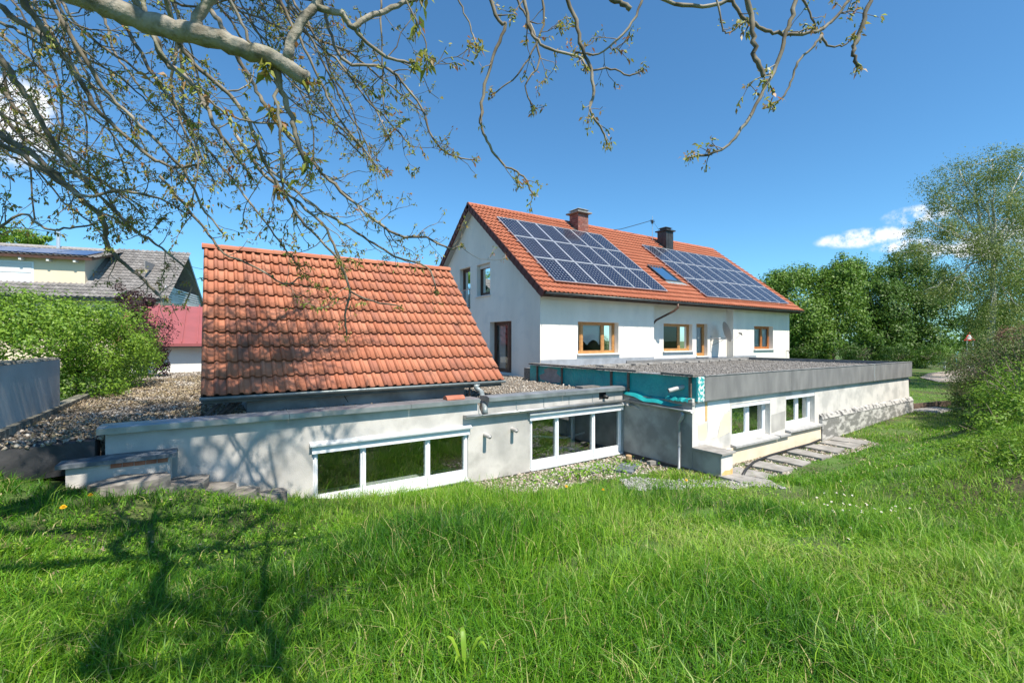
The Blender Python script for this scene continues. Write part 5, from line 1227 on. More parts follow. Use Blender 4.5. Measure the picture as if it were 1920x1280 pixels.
# far path, sign, posts
pp = [(at(1800, 668, 1), 0)]
mb = MB(); pl = [(56, 9.2), (50, 10.8), (44, 11.2), (40, 10.6), (38, 9.2)]; pr_ = [(60, 5.5), (52, 7.6), (45, 8.6), (41, 8.4), (39, 7.8)]
for (x0, y0), (x1, y1), (x2, y2), (x3, y3) in zip(pl[:-1], pl[1:], pr_[1:], pr_[:-1]): mb.quad(*[(x, y, float(ground_h(x, y)) + .05) for x, y in ((x0, y0), (x1, y1), (x2, y2), (x3, y3))])
part('path', mb, 'dirt_path', None, 'structure')
sg = thing('warning_sign', 'red bordered triangular road sign beyond the trees', 'road sign', at(1818, 668, 36))
c = at(1818, 632, 36); rgt = Vector((SX, -CX, 0))
tri = lambda k: [c + rgt * (.44 * k * u) + Vector((0, 0, .4 * k * v)) for u, v in ((-1, -.66), (1, -.66), (0, 1.05))]
part('sign_plate', MB().prism(tri(1), Vector((CX, SX, 0)) * .03), 'sign_red', sg); part('sign_face', MB().prism([p - Vector((CX, SX, 0)) * .006 for p in tri(.62)], Vector((CX, SX, 0)) * .004), 'sign_white', sg)
for dx in (-.15, .32):
    p = c + rgt * dx; part('post', MB().tube([Vector((p.x, p.y, float(ground_h(p.x, p.y)))) + Vector((CX, SX, 0)) * .06, p + Vector((CX, SX, 0)) * .06 + Vector((0, 0, -.1))], .04, 6), 'aluminium', sg)
for nm, lb_, px, w_, h_, m in (('marker_post', 'slim white marker post left of the path', 1771, .13, 1.0, 'post_white'), ('white_block', 'low white block at the path end under the sign', 1815, .55, .35, 'post_white'), ('blue_board', 'small blue and white board beside the sign', 1793, .5, 1.4, 'sign_blue')):
    p = zg(at(px, 640, 37.5)); o = part(nm, MB().box(p.x - w_ / 2, p.x + w_ / 2, p.y - .05, p.y + .05, p.z - .1, p.z + h_).box(p.x - w_ / 2 - .03, p.x + w_ / 2 + .03, p.y - .08, p.y + .08, p.z + h_ + .001, p.z + h_ + .05), m); tag(o, lb_, 'post' if 'post' in nm else 'block')
p = zg(at(1807, 640, 33)); o = part('fence_post', MB().tube([p, p + Vector((0, 0, 1.25))], .05, 6), 'black_metal'); tag(o, 'thin black fence post beside the hedge end', 'post')

# ------------------------------------------------------------------ grass
def grass_ok(a, b):
    X = a * SX - b * CX; Y = a * CX + b * SX
    bad = ((a > -1.75) & (b > LW - .06) & (a < TA)) | ((a > TA - .06) & (b > NB - .12) & (a < AR + .3)) | ((a < -1.3) & (b > 8.35 + .17 * (a + 3) ) & (a > -3.1)) | ((a > -1.8) & (a < -.45) & (b > 8.3))
    for x, y, r in ((-.95, 8.12, .42), (-.40, 8.28, .28), (-.02, 8.32, .24), (.34, 8.36, .22), (.72, 8.44, .2)): bad |= (a - x) ** 2 + (b - y) ** 2 < r * r
    bad |= (a > TA - .05) & (a < 10.0) & (b > 5.88)
    return ~bad


def blade_mesh(name, a, b, h, w, lean, rng, rnd, curl=.35):
    k = len(a); z = ground_h(a, b) - .02
    an = rng.uniform(0, 6.283, k); fx, fy = np.cos(an), np.sin(an)          # width direction
    ld = rng.uniform(0, 6.283, k); lx, ly = np.cos(ld) * lean, np.sin(ld) * lean
    base = np.stack([a, b, z], 1); W = np.stack([fx * w / 2, fy * w / 2, 0 * w], 1)
    mid = base + np.stack([lx * h * .38, ly * h * .38, h * .58], 1)
    tip = base + np.stack([lx * h * (1 + curl), ly * h * (1 + curl), h * (1 - .28 * lean)], 1)
    V = np.stack([base - W, base + W, mid + W * .85, mid - W * .85, tip], 1).reshape(-1, 3)
    i = np.arange(k) * 5
    F = np.concatenate([np.stack([i, i + 1, i + 2], 1), np.stack([i, i + 2, i + 3], 1), np.stack([i + 3, i + 2, i + 4], 1)])
    return np_mesh(name, V, F, 'grass_blade', np.concatenate([rnd, rnd, rnd]))


rng = np.random.default_rng(200)


def sample_view(n, y0, y1, pw, xm=1.25, x0=None):
    """points ahead of the photographer between two distances, thinning with distance"""
    u = rng.uniform(0, 1, n); q = 2 - pw
    Y = (y0 ** q + u * (y1 ** q - y0 ** q)) ** (1 / q) if abs(q) > 1e-6 else y0 * (y1 / y0) ** u
    X = rng.uniform(-xm if x0 is None else x0, xm, n) * Y
    return X * SX + Y * CX, -X * CX + Y * SX, X, Y


def tuft(n, y0, y1, pw, per, spread, xm=1.25, x0=None):
    m = n // per; a, b, X, Y = sample_view(m, y0, y1, pw, xm, x0)
    s = spread * (.6 + .08 * np.repeat(Y, per))
    return np.repeat(a, per) + rng.normal(0, 1, m * per) * s, np.repeat(b, per) + rng.normal(0, 1, m * per) * s, np.repeat(rng.uniform(0, 1, m), per)


def tallness(a, b):
    X = a * SX - b * CX; Y = a * CX + b * SX
    t = .55 + .75 * vnoise(a * .8, b * .8, 21) ** 1.3 + .35 * (vnoise(a * 2.4, b * 2.4, 22) - .5)
    t += 1.1 * np.exp(-((X + .75) / 1.5) ** 2 - ((Y - 5.6) / 1.7) ** 2) + .95 * np.exp(-((X - .3) / 3.2) ** 2 - ((Y - 8.2) / .85) ** 2)
    t *= np.where((X < -2.2) & (Y > 4.5), .75, 1)
    t *= 1 - .38 * smooth01(Y, 9.5, 12)
    return np.clip(t, .25, 2.4)


parts_ = []
for n, y0, y1, pw, per, spread, w0, x0 in ((112000, 1.3, 4.6, .9, 10, .040, .0072, None), (160000, 4.2, 10.5, 1.0, 10, .045, .0082, None), (150000, 9.3, 34, 1.15, 6, .08, .018, .3)):
    a, b, tr_ = tuft(n, y0, y1, pw, per, spread, 1.6, x0)
    ok = grass_ok(a, b) & ~(GRAVEL(a, b) & (rng.uniform(0, 1, len(a)) > .10)); a, b, tr_ = a[ok], b[ok], tr_[ok]
    bare = vnoise(a * 1.1, b * 1.1, 31) < .24; keep = ~bare | (rng.uniform(0, 1, len(a)) < .22); a, b, tr_ = a[keep], b[keep], tr_[keep]
    pz = PEB(a, b) & (rng.uniform(0, 1, len(a)) > .7); a, b, tr_ = a[~pz], b[~pz], tr_[~pz]
    k = len(a); t = tallness(a, b) * np.where(PEB(a, b), .7, 1); h = (.15 + .05 * (1 - smooth01(a * CX + b * SX, 5, 9))) * t * rng.uniform(.3, 1.5, k); lean = np.clip(rng.gamma(2.2, .25, k) / (.45 + .55 * t), .03, 1.5)
    patch = vnoise(a * .55, b * .55, 41); rnd = np.clip(.55 * tr_ - .08 + .72 * (patch - .5) * 1.3 + .38 * rng.uniform(0, 1, k) + .07 - .22 * np.clip(t - 1.2, 0, 1), 0, .93)
    rnd = np.where(rng.uniform(0, 1, k) < .045, 1.0, rnd)
    parts_.append(blade_mesh('grass', a, b, h, w0 * rng.uniform(.6, 1.5, k), lean, rng, rnd))
for i, me in enumerate(parts_):
    o = part('grass', me, None, None, 'stuff'); tag(o, ('long lush grass nearest the photographer', 'mown and tufted grass on the slope towards the walls', 'short lawn beside the annex and beyond')[i], 'grass')
# coarse pale blades standing out of the sward
a, b, tr_ = tuft(3000, 2.0, 9, .9, 4, .05); ok = grass_ok(a, b) & ~GRAVEL(a, b); a, b = a[ok], b[ok]; k = len(a)
o = part('tall_grass', blade_mesh('tall_grass', a, b, rng.uniform(.18, .42, k) * np.clip(tallness(a, b), .5, 1.1), rng.uniform(.006, .011, k), rng.uniform(.2, .9, k), rng, rng.uniform(.45, .95, k)), None, None, 'stuff'); tag(o, 'scattered coarse blades rising above the lawn', 'grass')
# seed-head stalks along the crest in front of the windows
a, b, X, Y = sample_view(900, 5.5, 9.3, .4, .5); ok = grass_ok(a, b) & (tallness(a, b) > 1.0); a, b = a[ok], b[ok]; k = len(a)
o = part('grass_stalks', blade_mesh('grass_stalks', a, b, rng.uniform(.30, .55, k), np.full(k, .006), rng.uniform(.05, .35, k), rng, rng.uniform(.3, 1, k)), None, None, 'stuff'); tag(o, 'thin flowering grass stalks in front of the wide windows', 'grass')
# low weeds and clover
a, b, tr_ = tuft(70000, 1.9, 10, .9, 14, .07); d = vnoise(a * .9, b * .9, 51) + .25 * vnoise(a * 3, b * 3, 52)
ok = grass_ok(a, b) & ~GRAVEL(a, b) & (d > .56); a, b, tr_ = a[ok], b[ok], tr_[ok]; k = len(a)
c = np.c_[a, b, ground_h(a, b) + rng.uniform(.01, .075, k)]
o = part('clover', leaves('clover', c, rng.normal(size=(k, 3)) * .45 + [0, 0, 1], rng.uniform(.018, .042, k), 'weed_leaf', rng, .75, np.clip(.5 * tr_ + .5 * rng.uniform(0, 1, k), 0, 1)), None, None, 'stuff'); tag(o, 'low clover and broad weeds between the blades', 'weeds')
a, b, X, Y = sample_view(1600, 2, 12, .8); ok = grass_ok(a, b); a, b = a[ok], b[ok]; k = len(a)
o = part('dead_leaves', leaves('dead_leaves', np.c_[a, b, ground_h(a, b) + rng.uniform(.02, .07, k)], rng.normal(size=(k, 3)) * .6 + [0, 0, 1], .04, 'dry_litter', rng, .6), None, None, 'stuff'); tag(o, 'dry leaf litter scattered in the lawn', 'leaf litter')
# weeds in the gravel
a = rng.normal(7.6, .7, 500); b = rng.normal(7.9, .25, 500); ok = grass_ok(a, b); a, b = a[ok], b[ok]
o = part('gravel_weeds', leaves('gravel_weeds', np.c_[a, b, ground_h(a, b) + rng.uniform(.02, .16, len(a))], rng.normal(size=(len(a), 3)) * .6 + [0, 0, 1], .07, 'weed_leaf', rng, .7), None, None, 'stuff'); tag(o, 'green weeds growing in the gravel below the window', 'weeds')


# broad-leaved plants: each rosette is one plant
def rosette(label, a, b, r, n, seed, up=.5, w=.28):
    rg = np.random.default_rng(seed); mb = MB(); z = float(ground_h(a, b)); t = thing('broadleaf_weed', label, 'weed', (a, b, z), 'broad leaved weeds in the lawn')
    for i in range(n):
        an = 6.283 * i / n + rg.normal(0, .25); L_ = r * rg.uniform(.7, 1.15); dx, dy = math.cos(an), math.sin(an); mb = MB(); rows_ = 6
        for j in range(rows_):
            q = j / (rows_ - 1); wd = L_ * w * math.sin(math.pi * (.12 + .86 * q)) * .5; h = z + L_ * up * math.sin(q * 2.1) ; x, y = a + dx * L_ * q, b + dy * L_ * q
            mb.v += [(x - dy * wd, y + dx * wd, h + wd * .35), (x, y, h), (x + dy * wd, y - dx * wd, h + wd * .35)]
        for j in range(rows_ - 1): mb.f += [(3 * j, 3 * j + 3, 3 * j + 4, 3 * j + 1), (3 * j + 1, 3 * j + 4, 3 * j + 5, 3 * j + 2)]
        mb.r = [float(rg.uniform(.2, 1))] * len(mb.f); part('leaf', mb, 'weed_leaf', t, smooth=True)


def ground_at(px, py):
    """first point of the terrain seen in that direction"""
    for Y in np.arange(1.8, 40, .02):
        p = at(px, py, Y)
        if p.z < float(ground_h(p.x, p.y)): return p
    return at(px, py, 10)


for i, (px, py, r, up, lb_) in enumerate(((872, 1278, .15, 1.7, 'upright broad leaf plant at the bottom edge of the picture'), (1880, 1040, .18, .5, 'large leafy weed in the grass by the right edge'), (1760, 1000, .14, .5, 'leafy weed between the daisies and the right edge'), (1690, 985, .13, .5, 'dark green weed just behind the daisies'), (1600, 1010, .12, .5, 'small weed in front of the daisies'))):
    p = ground_at(px, py); rosette(lb_, p.x, p.y, r, 5 if i == 0 else 11, 300 + i, up, .22 if i == 0 else .3)


# flowers: dandelions and daisies
def flower(name, cat, label, p, h, r, petals, m_p, tilt, seed, group=None, centre=None):
    rg = random.Random(seed); z = float(ground_h(p.x, p.y)); b0 = Vector((p.x, p.y, z)); top = b0 + Vector((rg.uniform(-.03, .03), rg.uniform(-.03, .03), h)); t = thing(name, label, cat, b0, group)
    part('stem', MB().tube([b0, b0.lerp(top, .5) + Vector((.01, 0, 0)), top], .0035, 4), 'stem_green', t)
    n = Vector((rg.uniform(-tilt, tilt) - CX * tilt, rg.uniform(-tilt, tilt) - SX * tilt, 1)).normalized(); u = n.orthogonal().normalized(); v = n.cross(u); mb = MB()
    for ring in range(3 if petals > 20 else 1):
        rr = r * (1 - .28 * ring)
        for i in range(petals):
            t_ = 6.283 * (i + .5 * ring) / petals; d = u * math.cos(t_) + v * math.sin(t_); s = n.cross(d) * rr * (2.4 / petals)
            mb.quad(top + n * .004 * ring, top + d * rr * .6 + s + n * (.006 + .01 * ring), top + d * rr + n * (.004 + .012 * ring), top + d * rr * .6 - s + n * (.006 + .01 * ring))
    part('petals', mb, m_p, t)
    if centre: part('disc', MB().tube([top, top + n * .008], [r * .3, r * .22], 8), centre, t)


for i, (px, py, r, h, lb_) in enumerate(((122, 985, .035, .20, 'yellow dandelion nearest the picture corner, lower of the pair'), (170, 960, .030, .20, 'yellow dandelion just behind the other, upper of the pair'), (1059, 935, .032, .24, 'yellow dandelion leaning in the tall grass below the second window'), (1131, 940, .032, .22, 'yellow dandelion right of the leaning one in the tall grass'), (1288, 918, .03, .2, 'yellow dandelion beside the zinc chute at the gravel edge'))):
    flower('dandelion', 'dandelion', lb_, ground_at(px, py), h, r, 24, 'petal_yellow', .5, 400 + i, 'dandelions in the lawn')
rg = random.Random(9)
for i in range(34):
    px, py = (rg.gauss(1615, 55), rg.gauss(965, 22)) if i < 26 else (rg.uniform(1480, 1600), rg.uniform(930, 960))
    flower('daisy', 'daisy', 'small white daisy in the patch of daisies on the lawn', ground_at(px, py), rg.uniform(.09, .15), rg.uniform(.016, .022), 12, 'petal_white', .55, 500 + i, 'daisies on the lawn', 'petal_yellow')
# a few fallen sticks
for i, (pts, lb_) in enumerate(((((30, 1205), (150, 1208), (230, 1180)), 'thin fallen stick lying in the grass near the left edge'), (((330, 1280), (400, 1245), (470, 1215)), 'bent fallen twig in the grass at the bottom left'))):
    q = [ground_at(*p) + Vector((0, 0, .035)) for p in pts]; o = part('fallen_stick', MB().tube(q, [.009, .008, .005], 5), 'walnut_twig'); tag(o, lb_, 'stick')

# ------------------------------------------------------------------ walnut tree over the photographer
wt = np.random.default_rng(600)
walnut = thing('walnut_tree', 'walnut tree with bare grey branches and reddish young leaves overhead', 'tree', cam(-3.7, .3, -1.6))
TIPS = []; TWIGS = []; SKEL = []


def rv(s=1.0): return Vector(wt.normal(0, s, 3))


def subdivide(pts, rad, step):
    out, ro = [], []
    for i in range(len(pts) - 1):
        n = max(1, int((pts[i + 1] - pts[i]).length / step))
        for k in range(n): out.append(pts[i].lerp(pts[i + 1], k / n)); ro.append(rad[i] + (rad[i + 1] - rad[i]) * k / n)
    out.append(pts[-1]); ro.append(rad[-1]); return out, ro


def grow(p, d, length, r0, r1, bend, up, n=None):
    n = n or max(3, int(length / .09)); pts = [p.copy()]; d = d.normalized()
    for i in range(n):
        d = (d + rv(bend) + Vector((0, 0, up))).normalized(); pts.append(pts[-1] + d * length / n)
    return pts, [r0 + (r1 - r0) * i / n for i in range(n + 1)]


def sprout(pts, rad, per_m, lmin, lmax, level=0, start=.0, up=.04, out_bias=None):
    seg = [(pts[i + 1] - pts[i]).length for i in range(len(pts) - 1)]; tot = sum(seg)
    for _ in range(wt.poisson(per_m * tot)):
        s = wt.uniform(start, 1.0) * tot; i = 0
        while i < len(seg) - 1 and s > seg[i]: s -= seg[i]; i += 1
        p = pts[i].lerp(pts[i + 1], min(1, s / max(seg[i], 1e-6))); tan = (pts[i + 1] - pts[i]).normalized()
        side = rv(); side = (side - tan * side.dot(tan)).normalized()
        d = (tan * wt.uniform(.3, 1.0) + side * wt.uniform(.5, 1.0) + (out_bias or Vector((0, 0, 0)))).normalized()
        L_ = wt.uniform(min(lmin, lmax * .5), lmax); r0 = min(rad[i] * .6, .0095 if level == 0 else .006)
        q, rr = grow(p, d, L_, max(r0 * .8, .0034), .0024, .26, up)
        TWIGS.append((q, rr)); TIPS.append((q[-1], (q[-1] - q[-2]).normalized()))
        if level < 1 and L_ > .16: sprout(q, rr, 6.5, .05, .24, level + 1, .2, up + .04)
        elif level < 2 and wt.random() < .5: TIPS.append((q[len(q) // 2], rv().normalized()))


def trace(pix, w0, w1, name='limb', per_m=6.0, lmin=.16, lmax=.62, ang=.10, big=False, link=True, n=8):
    """branch seen in the photo: (px, py, metres ahead) points, width in photo pixels at both ends"""
    P_ = [at(x, y, Y) for x, y, Y in pix]; k = len(P_)
    R_ = [(w0 + (w1 - w0) * i / (k - 1)) / 2 / 853.33 * pix[i][2] * (1 if big else .78) for i in range(k)]
    PP = [P_[0] * 2 - P_[1]] + P_ + [P_[-1] * 2 - P_[-2]]; P2, R2 = [], []
    for i in range(k - 1):
        p0, p1, p2, p3 = PP[i:i + 4]
        for j in range(4):
            t = j / 4; P2.append(.5 * (2 * p1 + (p2 - p0) * t + (2 * p0 - 5 * p1 + 4 * p2 - p3) * t * t + (3 * p1 - p0 - 3 * p2 + p3) * t ** 3)); R2.append(R_[i] + (R_[i + 1] - R_[i]) * t)
    P2.append(P_[-1]); R2.append(R_[-1]); pts, rad = subdivide(P2, R2, .06)
    pts = [p + (rv(rad[i] * (.06 if big else .22) + .0035) if 0 < i < len(pts) - 1 else Vector((0, 0, 0))) for i, p in enumerate(pts)]
    rad = [r * (wt.uniform(.95, 1.06) if big else wt.uniform(.9, 1.14)) for r in rad]
    part(name, MB().tube(pts, rad, n), 'walnut_bark' if big else 'walnut_twig', walnut, smooth=True)
    if link: SKEL.append((pts[0], rad[0], (pts[0] - pts[1]).normalized()))
    if per_m: sprout(pts, rad, per_m, lmin, lmax)
    if per_m:
        for _ in range(4): TIPS.append((pts[-1] + rv(.012), ((pts[-1] - pts[-2]).normalized() + rv(.5)).normalized()))
        sprout(pts[-max(3, len(pts) // 4):], rad[-max(3, len(rad) // 4):], 9, .05, .16, 1)
    return pts, rad


# trunk and overhead limbs
tb = cam(-3.7, .3, -1.8)
HUB = cam(-3.55, .45, 2.3)
part('trunk', MB().tube([tb, cam(-3.72, .3, -.9), cam(-3.66, .34, .4), cam(-3.58, .4, 1.5), HUB], [.33, .25, .22, .21, .20], 14), 'walnut_bark', walnut, smooth=True)
LIMBS = []


def limb(pts, r0, r1):
    pts = [Vector(p) for p in pts]; k = len(pts); q, rr = subdivide(pts, [r0 + (r1 - r0) * i / (k - 1) for i in range(k)], .3)
    q = [p + (rv(.04) if i else Vector((0, 0, 0))) for i, p in enumerate(q)]
    part('limb', MB().tube(q, rr, 9), 'walnut_bark', walnut, smooth=True); LIMBS.append((q, rr)); return q, rr


limb([HUB, cam(-3.3, 1.0, 3.6), cam(-2.9, 1.6, 5.2), cam(-2.6, 2.2, 7.0), cam(-2.3, 2.4, 8.8)], .17, .05)
limb([HUB, cam(-2.6, .9, 3.2), cam(-1.0, 1.7, 4.1), cam(.8, 2.4, 4.6), cam(2.6, 3.2, 4.7)], .12, .035)
limb([HUB, cam(-3.4, 1.6, 3.4), cam(-3.2, 3.0, 4.6), cam(-2.7, 4.4, 5.8), cam(-2.0, 5.6, 6.6)], .12, .035)
limb([HUB, cam(-4.2, 1.4, 3.2), cam(-5.4, 2.8, 4.2), cam(-6.2, 4.2, 5.2)], .11, .035)
limb([HUB, cam(-4.6, .2, 3.6), cam(-5.8, .4, 5.0), cam(-6.6, .9, 6.2)], .11, .03)
limb([cam(-2.9, 1.6, 5.2), cam(-1.8, 2.4, 6.2), cam(-.8, 3.0, 7.2), cam(.2, 3.4, 8.0)], .07, .025)
limb([cam(-2.9, 1.6, 5.2), cam(-3.8, 2.8, 6.6), cam(-4.4, 3.6, 8.0)], .07, .025)
limb([cam(-3.2, 3.0, 4.6), cam(-4.2, 4.4, 6.0), cam(-4.6, 5.4, 7.2)], .06, .02)
limb([cam(-1.0, 1.7, 4.1), cam(-.4, 3.2, 5.4), cam(-.2, 4.4, 6.2)], .05, .02)
limb([cam(-2.7, 4.4, 5.8), cam(-2.2, 5.0, 6.8), cam(-1.5, 5.6, 7.6), cam(-.9, 6.0, 8.6)], .06, .025)
limb([cam(-2.7, 4.4, 5.8), cam(-2.8, 5.2, 6.6), cam(-2.6, 5.9, 7.4), cam(-2.2, 6.6, 8.0)], .06, .025)
limb([cam(-4.2, 4.4, 6.0), cam(-3.6, 5.0, 7.0), cam(-3.2, 5.4, 8.2)], .05, .02)
limb([cam(-3.2, 3.0, 4.6), cam(-2.4, 4.2, 6.2), cam(-1.8, 4.8, 7.6), cam(-1.4, 5.2, 9.0)], .06, .025)

# limbs right overhead: their shadows fall on the grass in front
def shade_limb(pix, zc, r0, r1):
    q = []
    for x, y in pix:
        g = ground_at(x, y) + Vector((0, 0, .08)); q.append(g + SUN * ((zc - g.z) / SUN.z))
    return limb(q, r0, r1)


NEAR = [shade_limb([(225, 975), (282, 985), (300, 1040), (306, 1100), (300, 1140), (235, 1200), (150, 1290)], 3.3, .035, .085),
        shade_limb([(515, 985), (503, 1060), (500, 1130), (508, 1200), (520, 1290)], 3.5, .025, .055),
        shade_limb([(-40, 1010), (100, 1000), (240, 985), (420, 972), (560, 958)], 3.6, .08, .03),
        shade_limb([(500, 1140), (440, 1200), (330, 1290)], 3.4, .025, .04),
        shade_limb([(300, 1110), (380, 1065), (470, 1040)], 3.3, .03, .015)]
# branches in view: upper left
trace([(115, -28, 2.45), (180, 3, 2.45), (250, 32, 2.48), (330, 58, 2.5), (400, 72, 2.52), (470, 95, 2.55), (520, 112, 2.58), (575, 148, 2.62)], 44, 27, per_m=.6, big=True, n=12)
trace([(362, 60, 2.5), (375, 25, 2.5), (405, -12, 2.5)], 22, 15, per_m=0, big=True, link=False, n=10)
trace([(538, 112, 2.58), (556, 55, 2.6), (590, 10, 2.65), (612, -25, 2.7)], 18, 13, per_m=.5, big=True, link=False, n=10)
trace([(588, 12, 2.65), (640, 28, 2.75), (662, 52, 2.8), (700, 28, 2.9), (745, 10, 3.0), (795, -8, 3.1)], 12, 8, per_m=2, link=False, big=True)
trace([(655, 45, 2.8), (690, 82, 2.9), (735, 110, 3.0), (778, 116, 3.0)], 9, 6, per_m=2.5, link=False)
trace([(512, 125, 2.6), (530, 180, 2.65), (548, 230, 2.7), (560, 270, 2.72), (576, 314, 2.75)], 17, 7, per_m=1.0, link=False)
trace([(516, 130, 2.6), (521, 200, 2.62), (527, 270, 2.66), (529, 340, 2.7), (530, 368, 2.72)], 8, 5, per_m=1.6, link=False)
trace([(425, -15, 2.5), (460, 60, 2.55), (490, 108, 2.58), (506, 132, 2.6)], 7, 6, per_m=1.0)
trace([(-25, -2, 4.0), (30, 35, 4.05), (80, 70, 4.1), (110, 95, 4.1), (150, 150, 4.2), (182, 205, 4.3), (230, 250, 4.4), (290, 300, 4.5), (332, 313, 4.6), (378, 306, 4.6)], 15, 5)
trace([(35, -15, 3.9), (70, 40, 4.0), (112, 98, 4.1)], 15, 13, per_m=2)
trace([(-25, 80, 4.5), (30, 150, 4.6), (60, 200, 4.7), (90, 252, 4.8), (112, 282, 4.9), (142, 312, 5.0), (168, 350, 5.0)], 15, 6)
trace([(-25, 235, 5.0), (60, 290, 5.0), (110, 332, 5.1), (150, 372, 5.2), (192, 412, 5.2), (200, 455, 5.3), (216, 482, 5.3), (242, 502, 5.4), (268, 522, 5.4), (292, 548, 5.5), (312, 562, 5.5)], 15, 6)
trace([(-25, 255, 4.4), (60, 305, 4.5), (120, 345, 4.6), (165, 370, 4.6), (225, 358, 4.7), (300, 372, 4.7), (352, 402, 4.8)], 11, 4)
trace([(105, 20, 3.4), (160, 110, 3.5), (205, 180, 3.6), (262, 232, 3.7), (318, 290, 3.8), (352, 330, 3.9), (378, 385, 4.0), (420, 440, 4.1)], 10, 4)
trace([(262, 20, 3.2), (292, 72, 3.2), (312, 118, 3.3), (345, 142, 3.3), (378, 182, 3.4), (402, 232, 3.4), (432, 278, 3.5), (470, 330, 3.6)], 16, 6)
trace([(332, 70, 3.6), (352, 105, 3.7), (402, 152, 3.8), (450, 202, 3.9), (482, 262, 4.0), (498, 312, 4.1), (532, 362, 4.2), (562, 412, 4.3), (602, 452, 4.4), (640, 492, 4.5)], 11, 5)
trace([(318, 120, 2.9), (380, 176, 2.9), (420, 210, 2.95), (462, 226, 3.0), (540, 233, 3.0)], 6, 4, per_m=2.5)
trace([(380, -12, 5.0), (420, 60, 5.0), (470, 150, 5.1), (520, 230, 5.2), (580, 300, 5.3), (640, 360, 5.4), (690, 402, 5.5), (745, 440, 5.5), (800, 446, 5.6), (842, 466, 5.6), (868, 460, 5.6)], 11, 4)
trace([(440, 250, 4.4), (500, 330, 4.5), (560, 380, 4.6), (612, 430, 4.7), (638, 490, 4.8), (655, 545, 4.9), (648, 590, 4.9), (650, 628, 5.0)], 8, 4, link=False)
trace([(655, 545, 4.9), (700, 565, 4.9), (752, 575, 5.0)], 5, 3, per_m=3, link=False)
trace([(500, 310, 5.2), (580, 380, 5.2), (660, 430, 5.3), (740, 480, 5.3), (800, 500, 5.4), (818, 545, 5.4)], 7, 3, link=False)
trace([(300, 330, 4.8), (360, 400, 4.8), (392, 440, 4.9), (420, 475, 4.9), (480, 500, 5.0), (532, 532, 5.0), (565, 520, 5.0)], 7, 3, link=False)
trace([(-25, 445, 4.2), (40, 400, 4.3), (85, 430, 4.3), (130, 428, 4.4), (180, 420, 4.5)], 6, 4, per_m=4, link=False)
trace([(-25, 130, 6), (60, 240, 6), (150, 330, 6.1), (240, 420, 6.2), (310, 470, 6.2), (360, 520, 6.3), (345, 575, 6.3)], 9, 3)
trace([(200, -12, 5.5), (270, 110, 5.5), (350, 230, 5.6), (430, 330, 5.6), (500, 420, 5.7), (560, 500, 5.7)], 9, 3)
trace([(310, -12, 4.2), (330, 80, 4.2), (322, 160, 4.3), (345, 240, 4.3), (372, 300, 4.4), (360, 380, 4.4)], 8, 3)
trace([(520, -12, 4.4), (560, 70, 4.4), (600, 150, 4.5), (640, 230, 4.5), (690, 290, 4.6), (720, 330, 4.6)], 8, 3, per_m=3.5)
trace([(600, -12, 4.8), (640, 110, 4.8), (720, 126, 4.9), (752, 152, 4.9), (790, 202, 5.0), (812, 258, 5.0), (842, 290, 5.1), (892, 300, 5.1)], 8, 3, per_m=2.5)
trace([(714, -12, 4.0), (716, 90, 4.0), (719, 205, 4.0)], 5, 3, per_m=4)
for k in range(30):
    x0 = wt.uniform(-40, 560); y0 = -15 if k % 3 else wt.uniform(0, 250); x0 = x0 if k % 3 else -30; Y0 = wt.uniform(4.5, 7.5); pts = [(x0, y0, Y0)]
    ang_ = math.radians(wt.uniform(38, 66))
    for j in range(6): ang_ += wt.normal(0, .16); pts.append((pts[-1][0] + math.cos(ang_) * 62, pts[-1][1] + math.sin(ang_) * 62, Y0 + .05 * j))
    trace(pts, wt.uniform(4, 8), 3, per_m=5.6)
# branches in view: top middle
trace([(915, -15, 4.0), (936, 40, 4.0), (948, 48, 4.0), (930, 92, 4.0), (910, 160, 4.0), (902, 222, 4.0), (906, 242, 4.0), (918, 274, 4.05), (942, 306, 4.1), (976, 326, 4.1), (990, 346, 4.1), (1000, 366, 4.1)], 9, 4, per_m=1.6, lmax=.3)
trace([(982, -15, 4.2), (990, 40, 4.2), (1002, 72, 4.2), (1030, 92, 4.2), (1082, 106, 4.3), (1102, 128, 4.3)], 9, 5, per_m=3.2, lmax=.4)
trace([(1056, -15, 3.9), (1080, 40, 3.9), (1090, 95, 3.9), (1110, 132, 3.9), (1112, 172, 3.9), (1108, 212, 3.9), (1126, 238, 3.95), (1139, 272, 4.0)], 10, 4, per_m=1.8, lmax=.35)
trace([(1112, 132, 3.9), (1145, 128, 4.0), (1180, 142, 4.0), (1204, 132, 4.0)], 5, 3, per_m=3, lmax=.3, link=False)
trace([(1208, -15, 4.0), (1192, 30, 4.0), (1160, 72, 4.0), (1122, 102, 4.0), (1080, 98, 4.0)], 6, 4, per_m=2.5, lmax=.35)
trace([(1130, -15, 3.2), (1160, 5, 3.2), (1182, 18, 3.2)], 12, 12, per_m=0)
trace([(960, -15, 4.6), (1000, 60, 4.6), (1010, 120, 4.6), (985, 160, 4.6), (1000, 205, 4.6)], 6, 3, per_m=3.2, lmax=.35)
trace([(1015, -15, 4.4), (1020, 45, 4.4), (990, 110, 4.4), (960, 150, 4.4), (920, 180, 4.4)], 6, 3, per_m=2.6, lmax=.3)
trace([(855, -15, 2.9), (870, 25, 2.9), (885, 60, 2.9), (893, 85, 2.9)], 4, 3, per_m=2, lmax=.12)
trace([(755, -10, 2.8), (780, 40, 2.8), (795, 75, 2.8), (800, 110, 2.8)], 4, 3, per_m=2, lmax=.12)
